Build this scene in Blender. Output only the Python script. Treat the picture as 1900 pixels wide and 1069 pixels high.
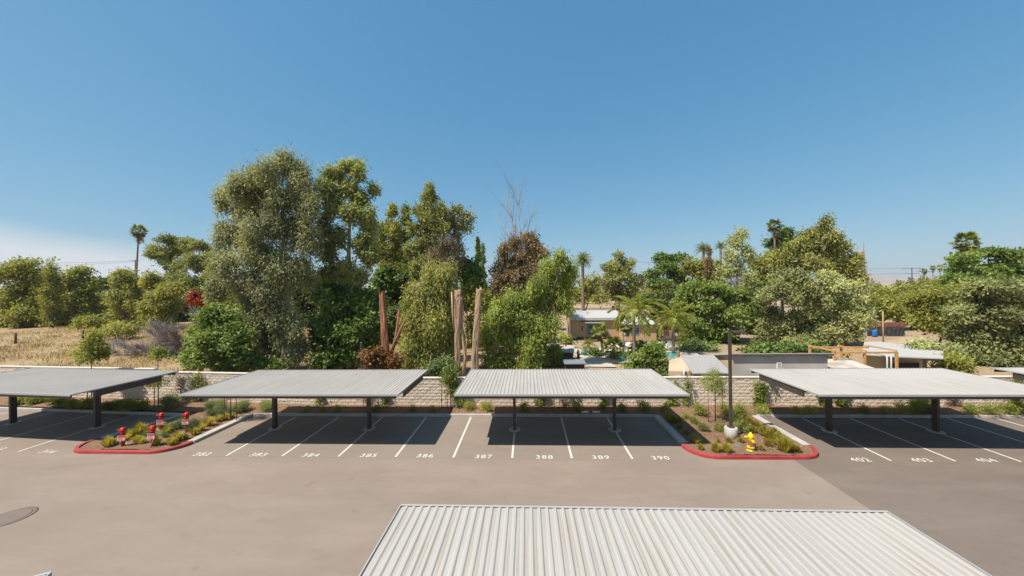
import bpy, math, random
import numpy as np
from mathutils import Vector, Matrix

# ------------------------------------------------------------------ camera, sky, sun, exposure
scene = bpy.context.scene
for o in list(bpy.data.objects):
    bpy.data.objects.remove(o)
COL = scene.collection

YAW, PITCH, ROLL, CAM_H = 0.0432, -0.0015, -0.0130, 7.887
fwd = Vector((-math.sin(YAW) * math.cos(PITCH), math.cos(YAW) * math.cos(PITCH), math.sin(PITCH)))
rt = Vector((math.cos(YAW), math.sin(YAW), 0))
up = rt.cross(fwd)
r2 = rt * math.cos(ROLL) + up * math.sin(ROLL)
u2 = up * math.cos(ROLL) - rt * math.sin(ROLL)
cam_data = bpy.data.cameras.new('camera')
cam_data.sensor_width = 36.0
cam_data.lens = 660.0 / 1900.0 * 36.0
cam_data.clip_start = 0.1
cam_data.clip_end = 20000
cam = bpy.data.objects.new('camera', cam_data)
cam.matrix_world = Matrix(((r2.x, u2.x, -fwd.x, 0), (r2.y, u2.y, -fwd.y, 0), (r2.z, u2.z, -fwd.z, CAM_H), (0, 0, 0, 1)))
COL.objects.link(cam)
scene.camera = cam

SUN = Vector((-0.536, -0.345, 1.0)).normalized()          # towards the sun
world = bpy.data.worlds.new('World')
scene.world = world
world.use_nodes = True
nt = world.node_tree
nt.nodes.clear()
w_out = nt.nodes.new('ShaderNodeOutputWorld')
w_bg = nt.nodes.new('ShaderNodeBackground')
sky = nt.nodes.new('ShaderNodeTexSky')
sky.sky_type = 'NISHITA'
sky.sun_disc = False
sky.sun_elevation = math.asin(SUN.z)
sky.sun_rotation = math.atan2(SUN.x, SUN.y)
sky.altitude = 300
sky.air_density = 1.0
sky.dust_density = 1.0
sky.ozone_density = 3.0
w_bg.inputs['Strength'].default_value = 0.07
# the low bank of white haze cloud that lies over the left horizon
geo = nt.nodes.new('ShaderNodeTexCoord')
sep = nt.nodes.new('ShaderNodeSeparateXYZ')
nt.links.new(geo.outputs['Generated'], sep.inputs[0])
def wmath(op, a, b=None, clamp=False):
    n = nt.nodes.new('ShaderNodeMath'); n.operation = op; n.use_clamp = clamp
    for i, v in enumerate((a, b)):
        if v is None: continue
        if isinstance(v, (int, float)): n.inputs[i].default_value = v
        else: nt.links.new(v, n.inputs[i])
    return n.outputs[0]
azi = wmath('ARCTAN2', sep.outputs['X'], sep.outputs['Y'])   # 0 straight ahead, negative to the left
cn = nt.nodes.new('ShaderNodeTexNoise'); cn.inputs['Scale'].default_value = 3.0; cn.inputs['Detail'].default_value = 6.0
cmap = nt.nodes.new('ShaderNodeMapping'); cmap.inputs['Scale'].default_value = (1, 1, 5)
nt.links.new(geo.outputs['Generated'], cmap.inputs[0]); nt.links.new(cmap.outputs[0], cn.inputs['Vector'])
nz = wmath('MULTIPLY', wmath('SUBTRACT', cn.outputs[0], 0.5), 0.03)
# top of the bank falls from left to right: about 7 degrees up at the left edge of view, gone near azimuth -0.6
topz = wmath('MULTIPLY', wmath('ADD', azi, 0.2515), -0.167)
edge = wmath('DIVIDE', wmath('SUBTRACT', wmath('ADD', topz, nz), sep.outputs['Z']), 0.048, True)
side = wmath('DIVIDE', wmath('SUBTRACT', -0.70, azi), 0.16, True)
mask = wmath('MULTIPLY', wmath('MULTIPLY', edge, side), 0.80)
mixc = nt.nodes.new('ShaderNodeMixRGB')
# the clear dry-summer blue of the place: one colour response for the whole sky
ssep = nt.nodes.new('ShaderNodeSeparateColor'); scomb = nt.nodes.new('ShaderNodeCombineColor')
nt.links.new(sky.outputs[0], ssep.inputs[0])
for ch, (ga, gn) in enumerate(((0.92, 0.675), (0.546, 0.700), (0.376, 0.771))):
    nt.links.new(wmath('MULTIPLY', wmath('POWER', wmath('MULTIPLY', ssep.outputs[ch], 0.1219), ga), gn / 0.1219), scomb.inputs[ch])
nt.links.new(mask, mixc.inputs[0]); nt.links.new(scomb.outputs[0], mixc.inputs[1])
mixc.inputs[2].default_value = (6.4, 6.5, 6.7, 1)
nt.links.new(mixc.outputs[0], w_bg.inputs['Color'])
nt.links.new(w_bg.outputs[0], w_out.inputs['Surface'])

sun_data = bpy.data.lights.new('sun', 'SUN')
sun_data.energy = 4.3
sun_data.angle = math.radians(0.53)
sun_data.color = (1.0, 0.93, 0.82)
sun = bpy.data.objects.new('sun', sun_data)
sun.rotation_euler = (-SUN).to_track_quat('-Z', 'Y').to_euler()
sun.location = (0, 0, 60)
COL.objects.link(sun)

scene.view_settings.view_transform = 'Standard'
scene.view_settings.look = 'None'
scene.view_settings.exposure = 0.80
scene.view_settings.gamma = 1.0
scene.view_settings.use_curve_mapping = False
scene.render.engine = 'CYCLES'
scene.cycles.use_denoising = True
scene.cycles.max_bounces = 6
scene.cycles.diffuse_bounces = 4
scene.cycles.glossy_bounces = 2
scene.cycles.transmission_bounces = 4
scene.cycles.transparent_max_bounces = 8
scene.cycles.caustics_reflective = False
scene.cycles.caustics_refractive = False

# ------------------------------------------------------------------ surveyed tables (metres)
# TREES: kind, x, y, ground z, label, crown size, lobes (dx, dy, z, radius across, radius up)
TREES = [
    ('euc', -21.83, 31.0, 0.11, 'tallest eucalyptus, grey-green weeping crown, behind the left carport', 80550, [(-0.11, 0.29, 19.53, 0.94, 0.94), (-0.72, -0.93, 18.32, 1.41, 0.94), (0.52, 0.81, 18.61, 1.32, 1.17), (-2.96, -0.58, 17.54, 1.78, 0.75), (-5.8, 0.31, 16.16, 0.66, 0.94), (-3.76, -0.81, 16.55, 1.32, 1.03), (-2.78, 0.76, 17.2, 1.78, 1.32), (1.4, 0.6, 17.05, 1.41, 1.32), (-0.28, 0.1, 15.74, 1.78, 1.32), (-4.51, 0.94, 15.04, 1.69, 1.32), (2.75, -0.4, 14.6, 1.03, 1.32), (-1.46, -0.37, 13.5, 1.97, 1.32), (0.69, 0.45, 13.11, 1.78, 1.5), (-5.06, 0.34, 12.71, 1.5, 1.32), (2.77, -0.09, 12.02, 0.94, 1.5), (-2.45, -0.41, 11.12, 1.97, 1.32), (0.22, -0.72, 10.1, 1.78, 1.5), (-4.76, -0.63, 10.18, 1.32, 1.32), (1.21, 0.74, 9.68, 1.5, 1.32), (-3.55, -0.34, 8.26, 1.97, 1.5), (-1.09, 0.35, 7.5, 1.78, 1.5), (-7.01, 1.0, 7.81, 1.03, 1.5), (-2.9, 0.05, 5.34, 1.97, 1.5), (0.19, -0.09, 4.84, 1.5, 1.78), (-4.76, 0.43, 3.35, 1.5, 1.5), (-1.81, 0.56, 2.81, 1.78, 1.69), (0.71, 0.58, 2.8, 1.03, 1.5), (-3.59, 0.21, 1.41, 1.97, 1.03)]),
    ('broad', -25.3, 28.0, 0.01, 'bright green leafy shrub mass at the foot of the tallest eucalyptus', 16311, [(-0.6, 0.45, 5.67, 1.36, 1.02), (-1.21, -0.16, 4.32, 1.19, 1.02), (1.09, -0.45, 4.0, 1.61, 1.19), (-0.34, -0.39, 2.7, 1.78, 1.02), (1.19, 0.47, 2.3, 1.61, 1.02), (-2.24, 0.4, 2.02, 0.76, 0.68), (3.01, 0.48, 1.62, 1.27, 0.68)]),
    ('eucb', -17.07, 34.0, 0.19, 'open eucalyptus with bare pale trunk showing, right of the tallest tree', 17404, [(-0.22, 0.38, 19.89, 1.29, 0.52), (-2.01, 0.37, 19.18, 0.93, 0.62), (1.02, -0.31, 18.89, 0.72, 0.52), (2.08, 0.51, 17.52, 0.41, 0.46), (-2.24, -0.41, 17.49, 0.93, 0.82), (-0.72, 0.46, 17.69, 1.34, 0.93), (0.66, 0.49, 16.49, 0.77, 0.72), (-1.59, -0.19, 15.7, 1.34, 0.93), (0.39, -0.43, 14.98, 1.03, 0.77), (2.04, -0.22, 15.09, 0.52, 0.62), (-2.45, -0.32, 13.86, 0.82, 1.03), (1.44, 0.37, 13.9, 0.77, 0.82), (-1.34, -0.22, 12.81, 0.82, 0.82), (1.09, -0.1, 12.15, 0.88, 1.03), (-2.55, 0.27, 11.57, 1.03, 1.03), (1.53, 0.07, 10.95, 0.72, 0.93), (-0.98, 0.13, 9.94, 1.03, 0.82), (-2.54, 0.39, 9.45, 1.03, 1.03), (0.79, -0.02, 8.49, 1.03, 1.03), (1.9, 0.26, 12.81, 0.41, 0.52)]),
    ('dark', -17.35, 33.0, 0.15, 'dense dark green broadleaf bush below the open eucalyptus', 21375, [(-1.39, -0.21, 6.61, 1.25, 1.4), (0.51, 0.14, 6.47, 1.4, 1.2), (2.46, 0.42, 5.92, 1.0, 1.4), (-2.31, 0.4, 4.0, 1.4, 1.6), (0.12, -0.18, 4.05, 1.6, 1.4), (2.15, -0.1, 3.93, 1.4, 1.4), (-1.37, -0.37, 1.55, 1.6, 1.4), (0.73, 0.08, 1.46, 1.6, 1.4), (2.58, 0.27, 1.82, 0.9, 1.4)]),
    ('conif', -19.45, 50.0, 1.57, 'olive-toned conifer left of the tall dark pine', 8369, [(0.21, 0.13, 16.99, 0.76, 1.36), (-0.89, 0.25, 14.95, 1.29, 1.36), (1.03, -0.27, 14.44, 1.29, 1.67), (-1.64, 0.08, 12.62, 1.21, 1.67), (0.67, 0.38, 11.84, 1.67, 1.67), (-0.96, 0.43, 9.78, 1.67, 1.67), (1.53, 0.07, 9.1, 1.67, 1.67)]),
    ('conif', -18.11, 52.0, 1.45, 'slim pointed conifer squeezed against the tall dark pine', 2349, [(0.15, 0.11, 17.97, 0.47, 1.1), (0.25, -0.0, 16.35, 0.71, 1.26), (0.25, 0.14, 14.13, 0.95, 1.58), (0.37, 0.16, 11.73, 1.1, 1.58)]),
    ('pine', -12.88, 46.0, 0.35, 'tall dark pine with pointed tip in the middle of the tree belt', 13769, [(0.42, -0.28, 20.51, 0.56, 0.84), (0.16, 0.37, 19.42, 1.18, 1.05), (1.41, -0.41, 17.8, 1.25, 1.25), (-0.81, 0.39, 17.67, 1.18, 1.12), (0.31, 0.43, 16.24, 1.95, 1.39), (-1.55, 0.34, 15.05, 1.39, 1.25), (1.86, -0.12, 14.91, 1.12, 1.39), (0.0, 0.11, 13.22, 2.23, 1.39), (-1.78, 0.06, 12.54, 1.53, 1.25), (1.4, 0.16, 12.14, 1.53, 1.39), (-0.31, -0.18, 10.59, 2.51, 1.39)]),
    ('euc2', -9.66, 48.0, 0.05, 'pale eucalyptus with airy crown right of the tall dark pine', 3144, [(0.05, -0.14, 18.12, 1.31, 0.87), (1.6, -0.22, 17.49, 0.87, 0.73), (0.77, -0.22, 16.34, 1.31, 0.87), (-0.39, -0.04, 14.79, 1.09, 0.87), (1.89, 0.1, 15.94, 0.51, 0.51), (0.31, 0.07, 13.17, 0.87, 0.73), (-0.8, 0.29, 16.69, 0.73, 0.73)]),
    ('twig', -9.88, 42.0, 0.04, 'grey-pink half-dead bush under the pale airy eucalyptus', 3474, [(0.46, -0.19, 12.96, 1.15, 1.02), (-0.66, 0.35, 11.75, 1.27, 0.89), (1.23, -0.33, 10.89, 1.46, 0.89), (-1.52, -0.17, 10.11, 1.15, 0.76)]),
    ('weep', -9.06, 32.0, 0.0, 'yellow-green weeping tree between the brown stump and the pale stumps', 22267, [(-1.42, -0.03, 7.44, 0.97, 0.63), (0.23, 0.37, 9.15, 0.87, 1.07), (1.66, -0.43, 8.62, 0.97, 1.07), (-0.12, -0.23, 7.18, 1.36, 1.36), (1.53, -0.01, 6.08, 1.26, 1.45), (-1.15, -0.2, 5.24, 1.26, 1.55), (0.63, -0.42, 4.28, 1.45, 1.55), (2.05, 0.43, 3.67, 0.78, 1.55), (-1.51, 0.05, 2.76, 1.26, 1.55), (0.3, -0.23, 1.82, 1.55, 1.36), (1.97, -0.04, 1.19, 0.87, 1.07)]),
    ('dark', -16.74, 52.0, 1.19, 'dark green background tree below the tall dark pine', 15129, [(-3.32, -1.53, 7.98, 2.52, 2.21), (-0.15, -1.55, 8.56, 2.21, 1.73), (7.84, -1.69, 9.21, 2.05, 1.89), (8.85, 0.54, 6.25, 2.21, 2.52), (-5.2, -0.93, 4.71, 2.05, 2.68), (-2.6, 0.7, 4.77, 2.36, 2.36)]),
    ('cyp', -11.31, 80.0, 0.24, 'thin dark cypress spire left of the brown dying tree', 766, [(0.31, 0, 18.16, 0.3, 0.97), (0.29, 0, 16.45, 0.48, 1.45), (0.25, 0, 14.02, 0.61, 1.94), (0.22, 0, 11.22, 0.73, 1.94)]),
    ('cyp', -10.59, 84.0, 0.15, 'shorter cypress spire beside the thin dark cypress', 490, [(0.17, 0, 16.96, 0.32, 1.02), (0.14, 0, 14.66, 0.51, 1.78), (0.23, 0, 11.46, 0.64, 2.04)]),
    ('brown', -1.13, 50.0, 0.0, 'brown drying eucalyptus behind the pale stumps', 13540, [(0.95, 0.16, 14.73, 1.67, 0.91), (-0.6, 0.62, 13.91, 0.98, 1.36), (2.07, 0.4, 13.45, 1.52, 1.36), (0.53, 0.68, 11.97, 2.12, 1.36), (-2.06, -0.75, 13.02, 0.91, 1.36), (3.25, -0.24, 12.23, 0.76, 0.76), (-1.0, 0.09, 10.43, 2.42, 1.67), (2.03, 0.15, 10.24, 1.52, 1.36), (-2.51, -0.15, 10.29, 1.36, 1.97), (-2.9, -0.39, 8.03, 1.67, 1.67), (0.48, 0.07, 7.98, 2.12, 1.67)]),
    ('pepper', 1.06, 35.0, 0.0, 'bright green pepper tree right of the pale stumps', 30724, [(2.24, -0.82, 10.58, 0.85, 0.64), (1.19, 0.71, 9.64, 1.06, 0.85), (3.08, -0.11, 9.31, 0.85, 0.85), (1.99, 0.78, 8.29, 1.48, 0.85), (0.05, -0.73, 8.04, 0.95, 0.85), (-2.07, 0.34, 6.62, 1.48, 1.06), (0.34, 0.38, 6.65, 1.48, 1.06), (2.45, 0.29, 6.41, 1.17, 1.17), (-3.6, -0.93, 5.39, 1.7, 1.17), (-1.29, -0.02, 4.77, 1.7, 1.38), (0.43, -0.41, 4.27, 1.38, 1.38), (-4.76, -0.04, 3.32, 1.48, 1.7), (-2.67, 0.54, 2.69, 1.7, 1.7), (-0.54, -0.64, 2.32, 1.59, 1.59), (-4.0, -0.05, 0.66, 1.91, 1.17), (-1.34, -0.87, 0.56, 1.48, 1.06), (0.2, 0.35, 0.66, 0.85, 0.95)]),
    ('pine', 19.85, 78.0, 0.0, 'rounded olive pine behind the white-roofed house', 6917, [(0.41, 0.67, 14.12, 1.18, 1.06), (-1.39, 0.08, 12.23, 2.13, 1.42), (2.04, 0.34, 12.19, 1.77, 1.42), (0.23, 0.18, 9.98, 3.31, 1.77), (-2.21, -0.33, 9.19, 2.13, 1.77), (3.18, 0.07, 8.65, 1.77, 2.13), (-0.37, 0.27, 6.48, 3.31, 2.13), (2.52, 0.28, 5.62, 2.13, 1.65)]),
    ('darkfar', 34.55, 90.0, 0.0, 'dark rounded tree right of the olive pine on the skyline', 5142, [(-1.4, 0.12, 14.72, 2.05, 1.23), (1.4, 0.58, 13.91, 2.05, 1.23), (3.78, -0.38, 14.73, 1.23, 0.95), (-0.56, -1.03, 11.83, 3.55, 1.64), (-3.42, 0.18, 10.46, 1.91, 1.64), (2.35, -0.58, 11.15, 2.45, 1.77), (-1.87, -0.92, 8.41, 3.55, 1.77), (4.05, 0.74, 8.48, 2.45, 1.91)]),
    ('jac', 24.8, 50.0, 0.0, 'large fresh green tree right of the queen palms', 18252, [(-1.27, 0.98, 7.06, 2.12, 1.21), (0.82, -0.68, 7.42, 2.12, 0.98), (3.54, 0.37, 6.26, 1.67, 1.36), (-2.9, 0.69, 5.2, 1.67, 1.67), (-0.33, -0.06, 4.47, 2.42, 1.67), (2.22, -0.65, 3.75, 2.12, 1.67), (-2.13, -0.75, 2.34, 2.12, 1.52), (1.43, -0.08, 1.5, 2.27, 1.52), (-1.48, -0.83, -0.21, 2.27, 1.06), (-2.55, 0.01, -1.08, 1.67, 0.68), (2.6, 0.12, -0.39, 2.12, 1.21), (5.29, 0.3, 4.76, 1.67, 1.97)]),
    ('yell', 33.2, 70.0, 0.0, 'yellow-green tree in front of the skyline palms', 3254, [(-1.94, -0.21, 11.95, 1.7, 1.27), (0.04, -0.29, 10.67, 2.12, 1.48), (3.43, 0.42, 10.66, 1.7, 1.7), (1.94, 0.55, 8.59, 2.33, 1.48)]),
    ('column', 31.74, 64.0, 0.0, 'narrow grey-brown columnar cypress beside the skyline palms', 1156, [(0.2, 0, 13.84, 0.39, 0.78), (0.17, 0, 12.03, 0.58, 1.36), (0.15, 0, 9.67, 0.68, 1.75), (0.11, 0, 6.82, 0.68, 1.75)]),
    ('silver', 34.26, 60.0, 0.0, 'pale grey-silver airy tree left of the skyline fan palm', 4687, [(0.37, -0.33, 16.17, 1.09, 0.91), (0.16, 0.39, 14.85, 1.55, 1.09), (1.45, -0.02, 13.01, 1.36, 1.36), (-0.91, -0.08, 12.6, 1.36, 1.27), (0.5, 0.16, 10.82, 1.91, 1.36), (-1.63, 0.24, 9.88, 1.36, 1.27), (1.54, -0.39, 9.28, 1.18, 1.45)]),
    ('yell', 41.95, 66.0, 0.0, 'yellow-green tree below the skyline fan palm', 6383, [(-0.1, -0.12, 11.53, 1.6, 1.2), (2.63, 0.42, 12.69, 1.4, 1.2), (0.53, -0.55, 8.6, 2.8, 2.2), (-2.12, -0.56, 6.22, 2.2, 2.2), (-0.76, 0.19, 2.78, 2.2, 2.6)]),
    ('darkfar', 56.8, 82.0, 0.0, 'dark rounded tree just behind the skyline fan palm', 2874, [(0.79, -0.11, 18.81, 1.86, 1.37), (-1.3, -0.23, 16.91, 2.24, 1.62), (2.1, 0.3, 16.55, 1.99, 1.62), (-0.3, -0.43, 14.12, 2.73, 1.74)]),
    ('cas', 48.49, 62.0, 0.0, 'tall ragged olive-green tree on the right skyline', 12066, [(1.06, -0.81, 18.16, 0.66, 0.85), (2.21, 1.39, 16.97, 1.6, 1.13), (1.42, -1.7, 15.43, 1.22, 1.13), (-0.88, 0.3, 15.76, 1.32, 1.03), (-3.06, -0.24, 13.92, 2.07, 1.5), (1.29, 0.84, 13.96, 2.63, 1.69), (5.18, 1.27, 13.48, 1.5, 1.32), (-5.47, 0.12, 11.72, 2.44, 1.69), (-1.84, -0.9, 11.14, 3.01, 1.88), (2.51, -0.83, 11.07, 2.07, 1.88), (6.91, 1.24, 12.06, 1.13, 1.13), (4.79, -0.67, 9.71, 1.69, 1.69), (5.73, -1.51, 8.16, 1.13, 1.32)]),
    ('olive', 34.82, 48.0, 0.0, 'grey-green olive tree behind the grey stucco building', 18233, [(0.13, 0.52, 8.37, 2.33, 1.45), (-2.98, -0.99, 6.31, 2.33, 1.67), (0.71, -0.51, 6.25, 2.33, 1.89), (-1.32, 0.49, 3.4, 2.33, 1.89), (1.35, 0.4, 2.68, 2.33, 1.89), (2.84, -0.3, 1.34, 2.04, 1.75), (-0.34, -0.94, 0.41, 2.33, 1.09), (-3.22, 0.26, 2.02, 1.6, 1.75), (-4.35, 0.16, -0.09, 1.31, 1.02)]),
    ('olive2', 39.66, 46.0, 0.0, 'pale silvery olive tree, right of the darker olive', 10342, [(-2.3, -0.01, 8.62, 1.25, 0.84), (-1.04, -0.02, 7.59, 1.81, 1.12), (1.01, 0.47, 7.23, 1.12, 0.98), (-1.39, 0.36, 5.57, 1.95, 1.39), (1.72, 0.56, 5.53, 1.39, 1.25), (2.64, 0.45, 3.83, 0.84, 0.98), (-0.08, 0.01, 3.56, 1.95, 1.39), (-0.78, 0.52, 1.35, 1.81, 1.25), (1.47, 0.33, 1.83, 1.39, 1.12)]),
    ('far', 94.88, 95.0, 0.0, 'low olive scrub tree below the far power poles', 6616, [(-4.93, -1.16, 5.1, 3.45, 2.02), (2.56, -0.2, 4.99, 4.03, 2.16), (8.25, 1.19, 6.7, 3.17, 1.87), (-0.37, 0.18, 2.68, 4.03, 2.02), (12.66, 1.83, 6.93, 2.59, 2.02), (4.59, -0.73, 2.25, 4.32, 2.02)]),
    ('green2', 50.88, 42.0, 0.0, 'dark green layered tree below the right-hand fan palm', 9016, [(-2.87, -0.73, 10.3, 1.15, 0.7), (1.75, 0.87, 11.08, 1.4, 0.51), (2.81, -0.32, 10.65, 1.15, 0.7), (-0.8, 0.46, 9.13, 1.65, 0.95), (2.3, 0.63, 9.1, 1.78, 0.95), (4.54, 0.58, 8.76, 1.15, 1.15), (-3.15, -0.57, 7.93, 1.27, 0.95), (-0.94, -0.61, 8.02, 1.65, 1.02), (1.99, -0.5, 7.39, 1.78, 1.02)]),
    ('yell', 43.54, 40.0, 0.0, 'yellow-green tree on the right, beside the dirt mound', 9286, [(-1.79, -0.18, 5.8, 1.21, 1.09), (-0.19, -0.47, 6.36, 1.7, 1.21), (2.43, 0.41, 5.03, 1.7, 1.33), (-1.08, -0.37, 4.08, 1.58, 1.33), (1.13, -0.13, 3.18, 1.7, 1.21), (2.03, -0.2, 6.61, 1.09, 0.97)]),
    ('grey', 44.83, 36.0, 0.0, 'large grey-green shrubby tree at the right edge', 22544, [(-1.53, -0.5, 6.72, 1.75, 1.2), (0.74, -0.6, 6.44, 1.53, 1.53), (-2.07, 0.29, 4.78, 1.53, 1.2), (-0.65, -0.55, 4.42, 1.75, 1.53), (2.31, 0.26, 3.71, 1.2, 1.53), (-1.53, 0.69, 2.22, 1.75, 1.31), (0.03, 0.03, 1.79, 1.75, 1.42), (1.61, -0.26, 1.31, 1.2, 1.53), (-3.37, -0.03, 0.78, 1.42, 0.98), (-0.87, -0.1, 0.17, 1.75, 0.87), (1.88, 0.34, -0.35, 1.42, 0.76)]),
    ('sparse', 35.92, 33.0, 0.0, 'sparse pale shrub over the low white roof', 3380, [(-0.56, 0.03, 2.33, 1.1, 0.5), (-1.89, -0.07, 1.88, 0.7, 0.4), (1.14, 0.42, 1.87, 1.0, 0.6), (-0.14, -0.11, 1.31, 1.1, 0.6), (1.78, 0.39, 0.72, 1.0, 0.6)]),
    ('yell', 34.3, 30.0, 0.0, 'small yellow-green bush behind the wall near the right edge', 1683, [(-0.3, -0.07, 1.46, 0.82, 0.55), (-0.67, -0.03, 0.76, 0.82, 0.45), (0.2, -0.16, 0.88, 0.64, 0.45)]),
    ('pepperfar', -87.35, 58.0, 2.2, 'leftmost bushy yellow-green tree beyond the dry field', 17504, [(1.53, -0.54, 10.34, 2.28, 1.05), (-2.4, 0.07, 9.02, 2.46, 1.41), (3.5, -0.09, 8.93, 1.58, 1.41), (-0.55, 0.13, 6.19, 3.34, 1.93), (2.96, 0.8, 5.38, 2.46, 2.28), (-3.47, 0.06, 4.16, 2.46, 2.46), (1.02, 0.38, 2.4, 3.34, 1.93), (-3.94, 0.97, -0.07, 2.81, 1.32), (5.43, 0.07, 1.26, 1.93, 1.76), (0.98, 0.38, 0.05, 2.64, 1.23)]),
    ('conif', -79.46, 56.0, 2.2, 'small dark spiky conifer poking above the leftmost bushes', 2686, [(0.09, 0.02, 10.69, 0.25, 0.59), (-0.02, 0.09, 9.71, 0.59, 0.68), (0.52, -0.17, 8.34, 0.85, 0.85), (0.5, -0.18, 6.55, 1.1, 1.19), (0.61, -0.28, 4.31, 1.27, 1.36), (-0.19, 0.26, 2.04, 1.36, 1.36)]),
    ('pepperfar', -80.14, 60.0, 2.2, 'rounded yellow-green tree second from the left', 7709, [(0.35, -0.11, 9.23, 1.82, 1.09), (-0.99, -0.26, 7.52, 2.0, 1.45), (1.62, 0.05, 7.01, 1.64, 1.64), (-0.18, -0.15, 4.16, 2.55, 2.0), (2.1, 0.02, 2.97, 1.64, 2.0), (-3.05, 0.56, 0.28, 2.0, 1.18), (0.61, -0.02, 0.78, 1.82, 1.09)]),
    ('darkfar', -98.53, 78.0, 2.2, 'low dark tree in the gap left of the leftmost palm', 1140, [(0.64, -0.33, 7.97, 1.77, 1.06), (1.67, 0.09, 6.72, 1.42, 1.06), (-1.57, 0.05, 6.13, 1.42, 1.18)]),
    ('olivebrown', -66.61, 56.0, 2.2, 'olive-brown round tree under the leftmost palm', 8080, [(0.85, -0.33, 8.59, 1.7, 1.02), (-1.77, 0.27, 7.22, 1.53, 1.53), (1.47, 0.32, 6.64, 1.53, 1.87), (-1.2, 0.55, 4.51, 2.38, 1.87), (-1.69, -0.25, 1.52, 1.53, 1.19), (1.98, 0.23, 3.59, 1.36, 1.87), (1.36, -0.47, 0.63, 2.38, 1.19)]),
    ('pepperfar', -56.14, 52.0, 2.09, 'yellow-green tree beside the grey dead brush', 7307, [(-1.36, 0.35, 7.64, 1.73, 1.42), (0.58, -0.11, 5.55, 1.73, 1.42), (-1.93, 0.42, 3.33, 1.73, 1.73), (1.32, -0.01, 4.14, 1.42, 1.73), (2.94, -0.06, 5.93, 1.42, 1.42), (0.14, 0.08, 1.26, 1.73, 1.18)]),
    ('pine', -73.32, 72.0, 2.2, 'broad olive pine left of the tallest eucalyptus', 11158, [(-3.33, 0.88, 16.39, 2.18, 1.09), (-6.64, 1.0, 14.03, 1.31, 1.53), (-4.85, 1.13, 13.44, 2.4, 1.96), (-1.59, 1.27, 14.44, 1.75, 1.53), (1.6, 0.74, 15.59, 1.75, 1.09), (-1.74, 0.42, 10.46, 2.4, 2.18), (4.46, 0.61, 14.95, 2.18, 1.31), (4.75, -1.33, 11.39, 2.84, 2.18), (7.18, -0.2, 11.88, 1.75, 2.18), (3.05, -1.44, 7.84, 3.05, 2.18), (6.91, -0.62, 6.68, 1.96, 1.96)]),
    ('pepperfar', -61.59, 47.0, 1.7, 'small round bush behind the right fence post in the field', 961, [(-0.7, 0.26, 2.1, 1.14, 0.78), (1.33, -0.07, 1.96, 0.93, 0.71)]),
    ('olivebrown', -55.48, 46.0, 1.6, 'low dull bush in front of the olive-brown tree', 1181, [(0.59, -0.27, 1.55, 1.39, 0.63), (-1.38, 0.08, 1.24, 0.84, 0.49), (1.71, 0.08, 1.21, 0.98, 0.56)]),
    ('boug', -43.24, 45.0, 1.49, 'scarlet flowering bougainvillea beside the tallest eucalyptus', 653, [(-0.19, -0.02, 5.62, 0.75, 0.55), (0.84, -0.18, 5.05, 0.61, 0.55), (-0.8, -0.08, 5.07, 0.55, 0.41)]),
    ('rust', -11.43, 27.0, 0.0, 'rust-brown dry bush at the foot of the brown stump', 2789, [(-0.65, 0.0, 2.76, 0.74, 0.65), (0.39, 0.05, 2.41, 0.82, 0.57), (1.21, 0.11, 2.23, 0.49, 0.49), (-0.34, 0.24, 1.66, 0.9, 0.33)]),
    ('bluegreen', -6.39, 27.0, 0.0, 'blue-green bush behind the wall between the stumps', 1595, [(-0.05, 0.15, 2.2, 0.74, 0.49), (-0.7, 0.21, 1.65, 0.74, 0.41), (0.6, -0.02, 1.58, 0.57, 0.33)]),
    ('jac', 10.07, 30.0, 0.0, 'small round-leaved tree beside the shed by the pool', 4907, [(0.31, 0.03, 2.43, 0.91, 0.64), (-0.63, -0.14, 1.75, 0.91, 0.64), (0.53, -0.05, 1.37, 1.0, 0.73), (-1.29, 0.07, 0.99, 1.0, 0.5), (0.89, -0.24, 0.7, 0.64, 0.55), (-0.15, 0.29, 0.66, 0.91, 0.55)]),
    ('bluegreen', 7.39, 41.0, 0.0, 'low garden bush on the left side of the pool', 505, [(-0.15, -0.07, 0.3, 0.75, 0.43), (0.71, -0.03, -0.02, 0.68, 0.43)]),
    ('dark', 13.17, 42.0, 0.0, 'dark garden bush between pool and loungers', 565, [(-0.04, -0.11, 0.53, 0.76, 0.45), (-0.76, -0.02, 0.08, 0.76, 0.51)]),
    ('pepperfar', 2.72, 36.0, 0.0, 'leafy garden bush by the low grey shed', 1432, [(-0.1, 0.18, 1.47, 0.76, 0.65), (-0.57, -0.08, 0.54, 0.76, 0.65), (0.3, -0.03, 0.31, 0.65, 0.55)]),
    ('pepperfar', 4.72, 46.0, 0.0, 'small bush beside the sandy yard steps', 329, [(-0.13, -0.04, 1.25, 0.63, 0.49), (0.43, 0.13, 0.81, 0.49, 0.42)]),
    ('bluegreen', 20.23, 44.0, 0.0, 'low spreading bush at the right of the pool', 1702, [(-0.19, 0.31, 0.07, 1.6, 0.73), (1.25, -0.04, -0.01, 1.33, 0.6), (-1.5, 0.27, -0.44, 0.93, 0.47)]),
    ('dark', 30.43, 40.0, 0.0, 'low dark undergrowth behind the grey stucco building', 2343, [(-4.94, -0.6, 0.78, 1.58, 0.55), (-2.36, -0.11, 0.56, 1.7, 0.55), (-0.35, -0.45, 0.73, 1.58, 0.61)]),
    ('pepperfar', 17.37, 110.0, 0.0, 'dry thin-leaved tree across the road behind the house', 1822, [(0.17, -0.36, 8.18, 2.33, 2.0), (-1.41, 0.24, 5.71, 2.33, 1.67), (2.2, 0.2, 5.67, 2.67, 2.0), (3.48, -0.27, 9.78, 1.33, 1.67)]),
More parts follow.
